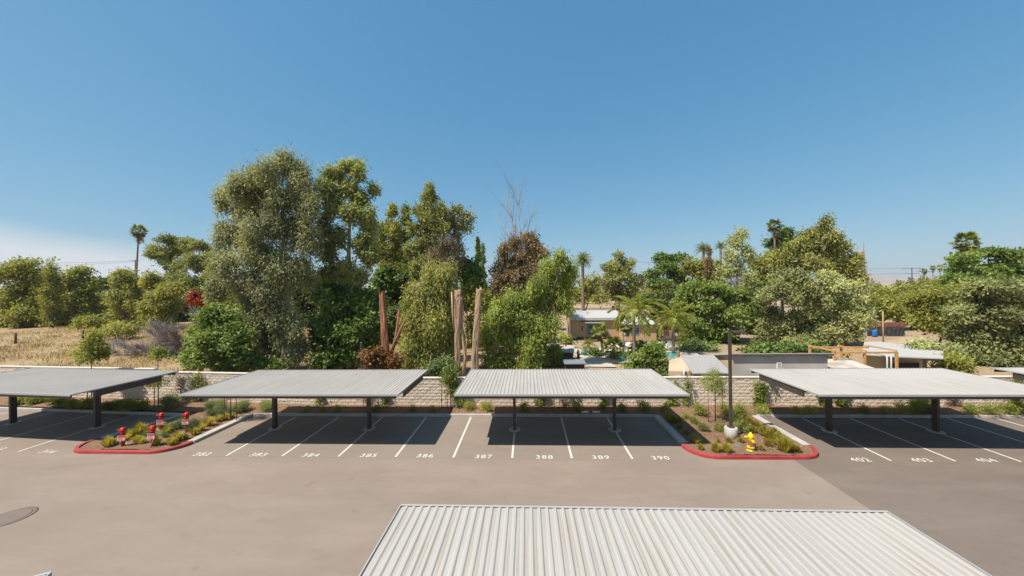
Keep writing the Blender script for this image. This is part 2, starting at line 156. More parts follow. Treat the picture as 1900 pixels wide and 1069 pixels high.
    ('far', 34.29, 100.0, 0.0, 'low green tree beyond the white-roofed house', 3405, [(-2.55, -1.54, 4.26, 3.33, 2.12), (1.55, -0.25, 5.66, 3.33, 2.42), (4.34, -0.52, 3.41, 3.03, 2.12), (-14.1, -1.09, 4.38, 2.42, 1.36)]),
    ('pepperfar', 27.99, 33.0, 0.0, 'light feathery sapling behind the right carport roof', 527, [(-1.16, -0.14, 0.01, 0.8, 0.3), (-0.26, 0.11, 0.24, 0.6, 0.3)]),
    ('far', 67.0, 70.0, 0.0, 'mid-distance tree behind the rusty board fence', 3003, [(-2.12, -0.8, 4.34, 1.91, 1.48), (2.52, 0.52, 2.7, 2.33, 1.48), (-0.19, 0.77, 1.69, 1.91, 1.06), (4.97, 0.06, 2.2, 1.91, 1.27)]),
    ('backfill', -44.02, 52.0, 2.09, 'shaded yellow-green tree behind the tallest eucalyptus, left side', 15481, [(-3.18, 0.43, 9.15, 2.05, 2.05), (-0.13, -0.71, 5.02, 2.84, 2.84), (-4.05, 0.31, 0.92, 2.21, 2.21), (3.08, 0.48, 3.31, 2.52, 2.84), (-0.61, 0.76, 0.02, 2.68, 2.36)]),
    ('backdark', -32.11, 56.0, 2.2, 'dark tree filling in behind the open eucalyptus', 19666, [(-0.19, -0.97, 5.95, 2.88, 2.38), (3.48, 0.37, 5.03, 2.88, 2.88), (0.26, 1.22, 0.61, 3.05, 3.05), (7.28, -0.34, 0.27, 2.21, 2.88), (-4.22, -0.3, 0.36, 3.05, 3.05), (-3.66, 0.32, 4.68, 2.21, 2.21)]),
    ('backfill', -7.89, 48.0, 0.0, 'green tree filling in behind the pale bare trunks', 7904, [(-0.47, 0.22, 6.39, 1.89, 1.89), (0.92, 0.49, 2.67, 1.89, 2.33), (-0.97, -0.38, -0.13, 1.75, 1.75), (1.77, -0.03, 6.0, 1.31, 1.75)]),
    ('backdark', -18.54, 46.0, 1.16, 'dark tree behind the red-brown trunk', 9135, [(-0.93, 0.04, 1.52, 1.67, 2.37), (1.07, -0.06, 2.22, 1.81, 2.37), (0.19, -0.14, -1.3, 1.81, 1.95), (1.81, 0.35, -1.39, 1.39, 1.67)]),
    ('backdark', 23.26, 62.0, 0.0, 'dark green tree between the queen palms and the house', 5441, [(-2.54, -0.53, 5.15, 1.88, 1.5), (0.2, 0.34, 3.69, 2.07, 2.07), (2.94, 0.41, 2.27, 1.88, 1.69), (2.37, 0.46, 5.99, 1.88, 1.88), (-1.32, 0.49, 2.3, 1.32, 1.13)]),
    ('backdark', 39.19, 58.0, 0.0, 'dark tree behind the two olive trees, left part', 6358, [(-3.35, -0.39, 1.75, 1.93, 2.46), (-0.86, -0.32, -0.4, 1.93, 1.58), (1.77, -0.44, 0.02, 2.11, 1.93), (-3.02, 0.36, 5.11, 1.93, 1.93)]),
    ('backdark', 50.72, 60.0, 0.0, 'dark tree behind the two olive trees, right part', 6635, [(-3.41, -0.64, 2.77, 2.55, 2.55), (3.46, 0.07, 1.34, 1.45, 2.0), (1.38, 0.53, 4.84, 2.18, 2.0), (-0.02, -0.05, -0.37, 2.55, 1.45)]),
    ('backfill', 63.64, 62.0, 0.0, 'olive-green tree in the gap beyond the dirt mound', 6044, [(-3.94, -0.15, 3.8, 2.07, 1.5), (-0.3, 0.07, 2.13, 2.07, 1.32), (2.01, -0.74, 3.33, 2.63, 1.69), (6.71, 1.24, 0.88, 2.44, 1.88), (1.47, 0.52, 4.61, 1.88, 1.13)]),
    ('backdark', -103.63, 70.0, 2.2, 'dark tree standing in for shade behind the leftmost bushy tree', 8909, [(-3.75, 0.19, 4.04, 3.82, 2.97), (3.92, -0.14, 2.85, 2.97, 2.55), (-8.4, 0.8, 0.63, 2.97, 2.33), (-0.13, 0.15, 0.39, 3.18, 1.91)]),
    ('backdark', -88.53, 68.0, 2.2, 'dark tree standing in for shade behind the second bushy tree from the left', 5013, [(-3.67, 0.67, 1.95, 2.88, 1.85), (3.03, -0.21, 3.68, 2.27, 2.06), (-0.19, 0.21, 0.64, 2.68, 1.44), (3.9, 0.63, 1.66, 1.85, 1.65)]),
    ('backdark', -71.03, 66.0, 2.2, 'dark tree standing in for shade below the broad olive pine', 8331, [(-5.39, 1.18, 3.6, 2.2, 2.8), (4.56, -1.15, 2.57, 2.8, 2.6), (8.18, 0.45, 3.48, 2.2, 2.6), (5.36, 0.37, -0.46, 2.2, 1.6), (-0.38, -0.4, -0.34, 2.4, 1.6)]),
    ('backfill', 67.5, 58.0, 0.0, 'olive tree filling in behind the right-hand layered tree', 11498, [(-1.56, -0.06, 6.46, 2.46, 1.93), (2.91, 0.72, 4.71, 2.81, 2.46), (7.29, 1.36, 3.78, 2.64, 2.64), (6.75, -1.19, 3.12, 2.11, 2.64), (-3.43, 0.07, 3.55, 2.11, 1.93)]),
    ('backfill', -1.99, 66.0, 0.0, 'olive tree behind the pepper tree', 8871, [(-5.48, 0.55, 5.26, 2.6, 2.6), (-1.97, 1.24, 5.71, 2.8, 2.4), (2.6, -1.0, 6.22, 2.4, 2.2), (5.52, -1.37, 5.71, 1.8, 1.8), (-6.1, 1.06, 1.17, 2.4, 2.6)]),
]
PLANTS = [
    ('shrub', -14.22, 22.11, 0.45),
    ('shrub', -13.16, 22.12, 0.4),
    ('shrub', -12.17, 22.22, 0.5),
    ('shrub', -9.65, 22.24, 0.55),
    ('shrub', -7.39, 22.25, 0.45),
    ('shrub', -6.08, 22.26, 0.45),
    ('shrub', -3.7, 22.37, 0.75),
    ('shrub', -2.66, 22.28, 0.8),
    ('shrub', -0.35, 22.39, 0.65),
    ('shrub', 2.98, 22.41, 0.7),
    ('shrub', 4.61, 22.51, 0.55),
    ('shrub', 5.8, 22.32, 0.65),
    ('shrub', 7.15, 22.43, 0.8),
    ('shrub', 8.29, 22.24, 0.6),
    ('shrub', 10.18, 21.43, 0.95),
    ('shrub', 11.65, 21.8, 0.85),
    ('shrub', 12.62, 21.8, 0.85),
    ('shrub', 13.91, 21.81, 0.7),
    ('shrub', 15.95, 21.92, 0.6),
    ('shrub', 16.76, 21.92, 0.6),
    ('shrub', 20.05, 22.13, 0.6),
    ('shrub', 21.05, 22.04, 0.6),
    ('shrub', 22.13, 22.05, 0.7),
    ('shrub', 23.15, 22.24, 1.1),
    ('shrub', 23.75, 22.06, 0.7),
    ('shrub', 25.79, 21.89, 0.8),
    ('shrub', 26.77, 21.72, 0.8),
    ('shrub', 28.01, 21.91, 1.0),
    ('islandshrub', 9.1, 20.91, 0.5),
    ('islandshrub', 9.2, 20.26, 0.55),
    ('islandshrub', 9.23, 19.22, 0.6),
    ('islandshrub', 10.03, 19.16, 0.65),
    ('islandshrub', 11.13, 19.1, 0.7),
    ('islandshrub', 11.56, 20.44, 0.6),
    ('grass', 8.1, 21.07, 0.5),
    ('grass', 8.08, 20.41, 0.55),
    ('grass', 8.37, 20.25, 0.5),
    ('grass', 8.14, 17.77, 0.6),
    ('grass', 8.62, 16.86, 0.55),
    ('grass', 9.06, 16.81, 0.6),
    ('grass', 9.72, 17.79, 0.35),
    ('grass', 10.31, 17.8, 0.4),
    ('grass', 9.23, 17.78, 0.25),
    ('grass', 12.02, 19.98, 0.6),
    ('grass', 12.12, 19.46, 0.6),
    ('grass', 11.93, 20.93, 0.45),
    ('grass', 12.39, 20.93, 0.5),
    ('grass', 11.95, 18.64, 0.7),
    ('grass', 11.89, 18.06, 0.75),
    ('grass', 11.97, 17.58, 0.7),
    ('grass', 10.75, 17.0, 0.4),
    ('grass', 11.73, 16.91, 0.8),
    ('grass', 11.37, 17.46, 0.5),
    ('grass', 12.42, 18.58, 0.65),
    ('grass', 12.13, 16.97, 0.5),
    ('grass', 8.14, 19.57, 0.4),
    ('grass', 8.17, 18.79, 0.4),
    ('grass', 8.04, 17.07, 0.35),
    ('grass', 11.66, 19.04, 0.5),
    ('grass', 12.26, 17.41, 0.6),
    ('grass', 12.34, 16.92, 0.35),
    ('grassl', -21.14, 16.94, 0.6),
    ('grassl', -20.29, 17.51, 0.45),
    ('grassl', -19.75, 17.27, 0.5),
    ('grassl', -20.78, 18.52, 0.5),
    ('grassl', -21.21, 18.45, 0.7),
    ('grassl', -18.21, 17.67, 0.6),
    ('grassl', -18.1, 17.23, 0.45),
    ('grassl', -18.04, 17.93, 0.35),
    ('grassl', -18.46, 19.68, 0.65),
    ('grassl', -18.44, 20.34, 0.5),
    ('grassl', -18.14, 20.95, 0.5),
    ('grassl', -20.8, 19.26, 0.45),
    ('grassl', -21.28, 18.03, 0.5),
    ('grassl', -21.01, 17.19, 0.4),
    ('grassl', -18.82, 17.16, 0.5),
    ('grassl', -19.71, 18.53, 0.5),
    ('grassl', -18.13, 18.48, 0.45),
    ('grassl', -18.25, 18.99, 0.5),
    ('grassl', -18.24, 20.6, 0.45),
    ('grassl', -20.99, 17.63, 0.45),
    ('islandshrubl', -19.91, 18.9, 0.6),
    ('islandshrubl', -19.7, 19.12, 0.7),
    ('islandshrubl', -18.71, 18.91, 0.5),
    ('islandshrubl', -19.8, 17.91, 0.4),
    ('islandshrubl', -19.35, 18.05, 0.45),
    ('islandshrubl', -19.68, 21.21, 0.6),
    ('islandshrubl', -19.1, 21.22, 0.55),
    ('islandshrubl', -20.39, 18.04, 0.45),
    ('islandshrubl', -19.93, 19.67, 0.6),
    ('islandshrubl', -19.23, 19.67, 0.55),
    ('islandshrubl', -18.77, 21.6, 0.6),
    ('islandshrubl', -18.4, 21.79, 0.6),
    ('lav', -23.79, 22.67, 1.7),
    ('lav', -19.85, 22.18, 1.2),
    ('lav', -18.39, 22.29, 1.2),
    ('lav', -16.98, 22.19, 1.2),
    ('lav', -20.76, 22.38, 1.0),
    ('hedge', -35.56, 23.17, 0.8),
    ('hedge', -34.63, 23.4, 0.9),
    ('hedge', -31.95, 22.85, 0.8),
    ('hedge', -30.69, 22.64, 0.8),
    ('hedge', -29.6, 22.54, 0.9),
    ('hedge', -27.4, 22.14, 0.8),
    ('hedge', -27.01, 22.34, 0.8),
    ('hedge', -25.88, 22.04, 0.9),
    ('hedge', -25.53, 22.35, 0.8),
    ('hedge', -34.01, 23.75, 0.6),
]

def smooth(a, b, v):
    t = np.clip((v - a) / (b - a), 0, 1)
    return t * t * (3 - 2 * t)

def ground_z(x, y):
    return 2.2 * smooth(27, 56, y) * smooth(8, 24, -x)

# ------------------------------------------------------------------ helpers
def wloc(o):
    v = Vector((0, 0, 0))
    while o is not None:
        v = v + o.location
        o = o.parent
    return v

def link(o, parent=None):
    COL.objects.link(o)
    if parent is not None:
        o.parent = parent
    return o

def tag(o, label=None, cat=None, group=None, kind=None):
    if label: o['label'] = label
    if cat: o['category'] = cat
    if group: o['group'] = group
    if kind: o['kind'] = kind
    return o

def thing(name, label, cat, loc=(0, 0, 0), rz=0.0, group=None):
    o = bpy.data.objects.new(name, None)
    o.empty_display_size = 0.2
    o.location = loc
    o.rotation_euler = (0, 0, rz)
    link(o)
    return tag(o, label, cat, group)

def mesh_obj(name, me, mat, parent=None, loc=(0, 0, 0)):
    if mat is not None and not me.materials:
        me.materials.append(mat)
    o = bpy.data.objects.new(name, me)
    o.location = loc
    return link(o, parent)

def np_mesh(name, verts, quads, smooth_shade=False):
    """verts (n,3), quads (m,4) numpy arrays"""
    me = bpy.data.meshes.new(name)
    n, m = len(verts), len(quads)
    me.vertices.add(n); me.loops.add(m * 4); me.polygons.add(m)
    me.vertices.foreach_set('co', np.ascontiguousarray(verts, dtype=np.float32).ravel())
    me.loops.foreach_set('vertex_index', np.ascontiguousarray(quads, dtype=np.int32).ravel())
    me.polygons.foreach_set('loop_start', np.arange(0, m * 4, 4, dtype=np.int32))
    if smooth_shade:
        me.polygons.foreach_set('use_smooth', np.ones(m, dtype=bool))
    me.update(calc_edges=True)
    return me

class MB:
    """collects simple solids; build() makes one mesh object (coordinates are the parent's own)"""
    def __init__(self):
        self.v, self.f, self.s = [], [], []
    def add(self, verts, faces, sm=False):
        b = len(self.v)
        self.v += [tuple(p) for p in verts]
        self.f += [tuple(b + i for i in fc) for fc in faces]
        self.s += [sm] * len(faces)
        return self
    def box(self, x0, x1, y0, y1, z0, z1):
        return self.add([(x0, y0, z0), (x1, y0, z0), (x1, y1, z0), (x0, y1, z0), (x0, y0, z1), (x1, y0, z1), (x1, y1, z1), (x0, y1, z1)],
                        [(0, 3, 2, 1), (4, 5, 6, 7), (0, 1, 5, 4), (1, 2, 6, 5), (2, 3, 7, 6), (3, 0, 4, 7)])
    def bev(self, x0, x1, y0, y1, z0, z1, b=0.01):
        """box with its top edges chamfered"""
        v = [(x0, y0, z0), (x1, y0, z0), (x1, y1, z0), (x0, y1, z0), (x0, y0, z1 - b), (x1, y0, z1 - b), (x1, y1, z1 - b), (x0, y1, z1 - b),
             (x0 + b, y0 + b, z1), (x1 - b, y0 + b, z1), (x1 - b, y1 - b, z1), (x0 + b, y1 - b, z1)]
        return self.add(v, [(0, 3, 2, 1), (0, 1, 5, 4), (1, 2, 6, 5), (2, 3, 7, 6), (3, 0, 4, 7), (4, 5, 9, 8), (5, 6, 10, 9), (6, 7, 11, 10), (7, 4, 8, 11), (8, 9, 10, 11)])
    def bar(self, a, b, w, h=None):
        """square bar between two points"""
        a, b = Vector(a), Vector(b); h = h or w
        d = (b - a).normalized()
        s = d.cross(Vector((0, 0, 1)))
        s = Vector((1, 0, 0)) if s.length < 1e-4 else s.normalized()
        t = s.cross(d).normalized()
        c = [(-1, -1), (1, -1), (1, 1), (-1, 1)]
        v = [p + s * (i * w / 2) + t * (j * h / 2) for p in (a, b) for i, j in c]
        return self.add(v, [(0, 1, 2, 3), (7, 6, 5, 4), (0, 4, 5, 1), (1, 5, 6, 2), (2, 6, 7, 3), (3, 7, 4, 0)])
    def tube(self, pts, rad, n=8, cap=True):
        pts = [Vector(p) for p in pts]
        if not isinstance(rad, (list, tuple)): rad = [rad] * len(pts)
        rings = []
        for i, p in enumerate(pts):
            d = (pts[min(i + 1, len(pts) - 1)] - pts[max(i - 1, 0)])
            d = d.normalized() if d.length > 1e-6 else Vector((0, 0, 1))
            ref = Vector((0, 0, 1)) if abs(d.z) < 0.9 else Vector((1, 0, 0))
            s = d.cross(ref).normalized(); t = d.cross(s)
            rings.append([p + (s * math.cos(2 * math.pi * k / n) + t * math.sin(2 * math.pi * k / n)) * rad[i] for k in range(n)])
        v = [q for r in rings for q in r]
        f = [(i * n + k, i * n + (k + 1) % n, (i + 1) * n + (k + 1) % n, (i + 1) * n + k) for i in range(len(pts) - 1) for k in range(n)]
        self.add(v, f, True)
        if cap:
            b = len(self.v) - len(v)
            self.f.append(tuple(b + k for k in range(n))[::-1]); self.s.append(False)
            self.f.append(tuple(b + (len(pts) - 1) * n + k for k in range(n))); self.s.append(False)
        return self
    def lathe(self, prof, n=20, c=(0, 0, 0), sm=True):
        """prof: list of (radius, z)"""
        v = [(c[0] + r * math.cos(2 * math.pi * k / n), c[1] + r * math.sin(2 * math.pi * k / n), c[2] + z) for r, z in prof for k in range(n)]
        f = [(i * n + k, i * n + (k + 1) % n, (i + 1) * n + (k + 1) % n, (i + 1) * n + k) for i in range(len(prof) - 1) for k in range(n)]
        self.add(v, f, sm)
        b = len(self.v) - len(v)
        self.f.append(tuple(b + k for k in range(n))[::-1]); self.s.append(False)
        self.f.append(tuple(b + (len(prof) - 1) * n + k for k in range(n))); self.s.append(False)
        return self
    def prism(self, poly, z0, z1):
        n = len(poly)
        v = [(x, y, z0) for x, y in poly] + [(x, y, z1) for x, y in poly]
        f = [tuple(range(n))[::-1], tuple(range(n, 2 * n))] + [(i, (i + 1) % n, n + (i + 1) % n, n + i) for i in range(n)]
        return self.add(v, f)
    def mesh(self, name):
        me = bpy.data.meshes.new(name)
        me.from_pydata(self.v, [], self.f)
        me.polygons.foreach_set('use_smooth', np.array(self.s, dtype=bool))
        me.update()
        return me
    def build(self, name, mat, parent=None, loc=(0, 0, 0)):
        return mesh_obj(name, self.mesh(name), mat, parent, loc)

# ------------------------------------------------------------------ materials
MATS = {}
def new_mat(name):
    m = bpy.data.materials.new(name)
    m.use_nodes = True
    t = m.node_tree
    b = t.nodes['Principled BSDF']
    MATS[name] = m
    return m, t, b

def N(t, typ, **kw):
    n = t.nodes.new(typ)
    for k, v in kw.items():
        if k in n.inputs: n.inputs[k].default_value = v
        else: setattr(n, k, v)
    return n

def noise(t, scale, detail=4.0, rough=0.55, vec=None, stretch=None):
    n = N(t, 'ShaderNodeTexNoise', Scale=scale, Detail=detail, Roughness=rough)
    if vec is None:
        vec = t.nodes.get('POS')
        if vec is None:
            vec = t.nodes.new('ShaderNodeNewGeometry'); vec.name = 'POS'
        vec = vec.outputs['Position']
    if stretch:
        mp = t.nodes.new('ShaderNodeMapping'); mp.inputs['Scale'].default_value = stretch
        t.links.new(vec, mp.inputs[0]); vec = mp.outputs[0]
    t.links.new(vec, n.inputs['Vector'])
    return n.outputs[0]

def ramp(t, fac, stops):
    n = t.nodes.new('ShaderNodeValToRGB')
    e = n.color_ramp.elements
    while len(e) < len(stops): e.new(0.5)
    for el, (p, c) in zip(e, stops):
        el.position = p; el.color = (*c, 1)
    t.links.new(fac, n.inputs[0])
    return n.outputs[0]

def mix(t, fac, a, b, mode='MIX'):
    n = t.nodes.new('ShaderNodeMixRGB'); n.blend_type = mode
    for i, v in ((0, fac), (1, a), (2, b)):
        if isinstance(v, (int, float)): n.inputs[i].default_value = v
        elif isinstance(v, tuple): n.inputs[i].default_value = (*v, 1)
        else: t.links.new(v, n.inputs[i])
    return n.outputs[0]

def bump(t, b, h, strength=0.3, dist=0.02):
    n = N(t, 'ShaderNodeBump', Strength=strength, Distance=dist)
    t.links.new(h, n.inputs['Height'])
    t.links.new(n.outputs[0], b.inputs['Normal'])

def simple(name, col, rough=0.6, metal=0.0, vary=0.12, scale=6.0, bmp=0.0, spec=0.4):
    m, t, b = new_mat(name)
    f = noise(t, scale)
    lo = tuple(c * (1 - vary) for c in col); hi = tuple(min(1, c * (1 + vary)) for c in col)
    t.links.new(ramp(t, f, [(0.3, lo), (0.7, hi)]), b.inputs['Base Color'])
    b.inputs['Roughness'].default_value = rough
    b.inputs['Metallic'].default_value = metal
    b.inputs['Specular IOR Level'].default_value = spec
    if bmp: bump(t, b, noise(t, scale * 6, 3), bmp)
    return m

def asphalt(name, lo, hi, dust):
    m, t, b = new_mat(name)
    big = noise(t, 0.22, 4, 0.55, stretch=(0.5, 1.1, 1))
    col = ramp(t, big, [(0.30, lo), (0.70, hi)])
    streak = noise(t, 0.8, 6, 0.7, stretch=(0.35, 1.1, 1))
    col = mix(t, ramp(t, streak, [(0.46, (0, 0, 0)), (0.76, (0.45, 0.45, 0.45))]), col, dust)
    wear = noise(t, 1.3, 5, 0.7, stretch=(0.45, 1.0, 1))
    col = mix(t, ramp(t, wear, [(0.56, (0, 0, 0)), (0.78, (0.40, 0.40, 0.40))]), col, tuple(c * 0.72 for c in lo))
    drip = noise(t, 1.4, 3, 0.5)
    col = mix(t, ramp(t, drip, [(0.66, (0, 0, 0)), (0.76, (0.38, 0.38, 0.38))]), col, tuple(c * 0.5 for c in lo))
    fine = noise(t, 60, 2)
    col = mix(t, 0.30, col, ramp(t, fine, [(0.3, tuple(c * 0.65 for c in lo)), (0.7, tuple(c * 1.2 for c in hi))]))
    t.links.new(col, b.inputs['Base Color'])
    b.inputs['Roughness'].default_value = 0.9
    b.inputs['Specular IOR Level'].default_value = 0.25
    bump(t, b, fine, 0.25, 0.01)
    return m

M_ASPH = asphalt('dusty_asphalt', (0.193, 0.152, 0.123), (0.247, 0.198, 0.162), (0.330, 0.270, 0.213))
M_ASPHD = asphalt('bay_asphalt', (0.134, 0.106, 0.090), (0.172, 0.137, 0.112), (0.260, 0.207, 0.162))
M_CONC = simple('concrete', (0.400, 0.376, 0.344), 0.85, vary=0.14, scale=2.5, bmp=0.15)
M_KERB = simple('kerb_concrete', (0.383, 0.361, 0.331), 0.85, vary=0.12, scale=1.6, bmp=0.12)
m, t, b = new_mat('red_kerb_paint')
f1 = noise(t, 1.5, 4); f2 = noise(t, 11, 5, 0.7)
c = ramp(t, f1, [(0.3, (0.27, 0.022, 0.024)), (0.7, (0.36, 0.050, 0.050))])
c = mix(t, ramp(t, f2, [(0.60, (0, 0, 0)), (0.72, (0.7, 0.7, 0.7))]), c, (0.36, 0.20, 0.17))
t.links.new(c, b.inputs['Base Color']); b.inputs['Roughness'].default_value = 0.75; M_REDK = m
m, t, b = new_mat('white_road_paint')
f1 = noise(t, 7, 5, 0.7); f2 = noise(t, 22, 4, 0.7)
c = ramp(t, f1, [(0.3, (0.46, 0.445, 0.40)), (0.7, (0.60, 0.585, 0.535))])
c = mix(t, ramp(t, f2, [(0.56, (0, 0, 0)), (0.68, (0.75, 0.75, 0.75))]), c, (0.24, 0.20, 0.165))
t.links.new(c, b.inputs['Base Color']); b.inputs['Roughness'].default_value = 0.8; M_PAINT = m
M_BRONZE = simple('bronze_paint', (0.060, 0.048, 0.042), 0.5, vary=0.2, scale=2.0)
M_TRIM = simple('roof_trim', (0.34, 0.335, 0.33), 0.45, vary=0.06)
M_FDC = simple('red_enamel', (0.45, 0.020, 0.012), 0.38, vary=0.2, scale=8)
M_YEL = simple('yellow_enamel', (0.72, 0.50, 0.012), 0.4, vary=0.12, scale=8)
M_PINK = simple('faded_pink_sign', (0.42, 0.13, 0.16), 0.5, vary=0.15, scale=20)
M_SIGNR = simple('sign_red', (0.50, 0.02, 0.03), 0.4)
M_SIGNW = simple('sign_white', (0.72, 0.56, 0.55), 0.45, vary=0.05)
M_BLACK = simple('black_and_void', (0.02, 0.02, 0.022), 0.8)  # plain black for real parts, and for the painted dark interior
M_WOODST = simple('stake_wood', (0.30, 0.15, 0.07), 0.8, vary=0.3, scale=5)
M_PINE = simple('pine_timber', (0.50, 0.28, 0.10), 0.7, vary=0.2, scale=4)
M_OLDWOOD = simple('old_wood', (0.10, 0.06, 0.04), 0.9, vary=0.3, scale=5)
M_WHITE = simple('white_plastic', (0.78, 0.77, 0.74), 0.45, vary=0.05)
M_WPAINT = simple('white_house_paint', (0.400, 0.392, 0.376), 0.55, vary=0.06)
M_TEAL = simple('turquoise_glaze', (0.03, 0.25, 0.27), 0.3, vary=0.25)
M_BLUE = simple('blue_plastic', (0.02, 0.13, 0.42), 0.45)
M_STUCG = simple('grey_stucco', (0.446, 0.409, 0.372), 0.95, vary=0.16, scale=0.9, bmp=0.3)
M_STUCB = simple('beige_stucco', (0.46, 0.355, 0.235), 0.95, vary=0.12, scale=0.9, bmp=0.3)
M_SIDING = simple('tan_siding', (0.442, 0.298, 0.182), 0.85, vary=0.08, scale=2)
M_SHING = simple('pale_shingle', (0.294, 0.283, 0.277), 0.95, vary=0.15, scale=9, bmp=0.4)
M_TARP = simple('black_shade_cloth', (0.045, 0.045, 0.047), 0.7, vary=0.5, scale=1.6)
M_RUST = simple('rusty_boards', (0.22, 0.085, 0.045), 0.85, vary=0.35, scale=3)
M_MOUND = simple('dirt_mound', (0.320, 0.248, 0.168), 0.95, vary=0.15, scale=1.2, bmp=0.4)
M_COPING = simple('pool_coping', (0.440, 0.384, 0.304), 0.85, vary=0.12, scale=2)
M_GALV = simple('galvanised_steel', (0.40, 0.40, 0.41), 0.4, metal=0.6)
M_BROWNW = simple('brown_door', (0.17, 0.075, 0.04), 0.6)

m, t, b = new_mat('water'); MATS['water'] = m
b.inputs['Base Color'].default_value = (0.04, 0.30, 0.29, 1); b.inputs['Roughness'].default_value = 0.06
bump(t, b, noise(t, 2.5, 3), 0.25, 0.05); M_WATER = m
m, t, b = new_mat('window_glass')
b.inputs['Base Color'].default_value = (0.05, 0.09, 0.12, 1); b.inputs['Roughness'].default_value = 0.05; M_GLASS = m

# split-face concrete block, each block a little different
m, t, b = new_mat('split_face_block')
oi = t.nodes.new('ShaderNodeNewGeometry')
basec = ramp(t, oi.outputs['Random Per Island'], [(0.0, (0.56, 0.465, 0.375)), (0.5, (0.62, 0.52, 0.42)), (1.0, (0.67, 0.57, 0.465))])
f = noise(t, 9, 5, 0.65)
t.links.new(mix(t, 0.5, basec, ramp(t, f, [(0.3, (0.50, 0.415, 0.33)), (0.7, (0.64, 0.54, 0.44))])), b.inputs['Base Color'])
b.inputs['Roughness'].default_value = 0.95
bump(t, b, noise(t, 16, 5, 0.7), 0.7, 0.03); M_BLOCK = m
M_MORTAR = simple('wall_mortar', (0.594, 0.499, 0.412), 0.95, vary=0.1)
M_CAP = simple('wall_cap_concrete', (0.575, 0.512, 0.438), 0.9, vary=0.1, scale=3, bmp=0.2)

# ribbed steel roof: light paint, dirt that washed along the pans
m, t, b = new_mat('ribbed_roof_steel')
dirt = noise(t, 2.2, 6, 0.6, stretch=(5.5, 0.16, 1))
big = noise(t, 0.30, 3, 0.5)
geo_ = t.nodes['POS']
sp = t.nodes.new('ShaderNodeSeparateXYZ'); t.links.new(t.nodes.new('ShaderNodeTexCoord').outputs['Object'], sp.inputs[0])
pan = t.nodes.new('ShaderNodeMapRange')
pan.inputs[1].default_value = 0.018; pan.inputs[2].default_value = 0.004; pan.inputs[3].default_value = 0.0; pan.inputs[4].default_value = 1.0
t.links.new(sp.outputs['Z'], pan.inputs[0])
base = ramp(t, big, [(0.3, (0.335, 0.319, 0.300)), (0.7, (0.372, 0.352, 0.328))])
df = ramp(t, dirt, [(0.44, (0, 0, 0)), (0.74, (0.8, 0.8, 0.8))])
mult = mix(t, 1.0, df, pan.outputs[0], 'MULTIPLY')
t.links.new(mix(t, mult, base, (0.235, 0.188, 0.130)), b.inputs['Base Color'])
b.inputs['Roughness'].default_value = 0.7
b.inputs['Specular IOR Level'].default_value = 0.2; M_ROOF = m

# mulch soil of the planters
m, t, b = new_mat('planter_mulch')
f1 = noise(t, 1.1, 5, 0.6); f2 = noise(t, 26, 4, 0.7)
c = ramp(t, f1, [(0.3, (0.17, 0.085, 0.046)), (0.7, (0.26, 0.145, 0.082))])
c = mix(t, 0.55, c, ramp(t, f2, [(0.3, (0.07, 0.036, 0.022)), (0.5, (0.22, 0.125, 0.072)), (0.72, (0.42, 0.28, 0.18))]))
t.links.new(c, b.inputs['Base Color']); b.inputs['Roughness'].default_value = 1.0
bump(t, b, f2, 1.0, 0.06); M_MULCH = m

# open ground: straw field on the left, sandy yards on the right, dry verge far off
m, t, b = new_mat('dry_ground')
f1 = noise(t, 0.12, 6, 0.6); f2 = noise(t, 1.3, 6, 0.65); f3 = noise(t, 9, 4, 0.6, stretch=(1, 0.4, 1))
straw = mix(t, 0.5, ramp(t, f1, [(0.38, (0.24, 0.150, 0.080)), (0.62, (0.43, 0.32, 0.175))]), ramp(t, f2, [(0.35, (0.20, 0.125, 0.07)), (0.65, (0.46, 0.345, 0.195))]))
sand = mix(t, 0.4, ramp(t, f1, [(0.35, (0.32, 0.22, 0.13)), (0.65, (0.42, 0.31, 0.195))]), ramp(t, f2, [(0.3, (0.24, 0.16, 0.095)), (0.7, (0.45, 0.345, 0.225))]))
spx = t.nodes.new('ShaderNodeSeparateXYZ'); t.links.new(t.nodes['POS'].outputs['Position'], spx.inputs[0])
mr = t.nodes.new('ShaderNodeMapRange'); mr.inputs[1].default_value = -6; mr.inputs[2].default_value = 2
t.links.new(spx.outputs['X'], mr.inputs[0])
c = mix(t, mr.outputs[0], straw, sand)
c = mix(t, 0.25, c, ramp(t, f3, [(0.3, (0.18, 0.11, 0.055)), (0.7, (0.46, 0.33, 0.18))]))
t.links.new(c, b.inputs['Base Color']); b.inputs['Roughness'].default_value = 1.0
bump(t, b, f3, 1.0, 0.2); M_GROUND = m

m, t, b = new_mat('corrugated_grey'); f = noise(t, 1.5)
t.links.new(ramp(t, f, [(0.35, (0.30, 0.24, 0.19)), (0.65, (0.50, 0.45, 0.40))]), b.inputs['Base Color']); b.inputs['Roughness'].default_value = 0.8; M_OLDROOF = m

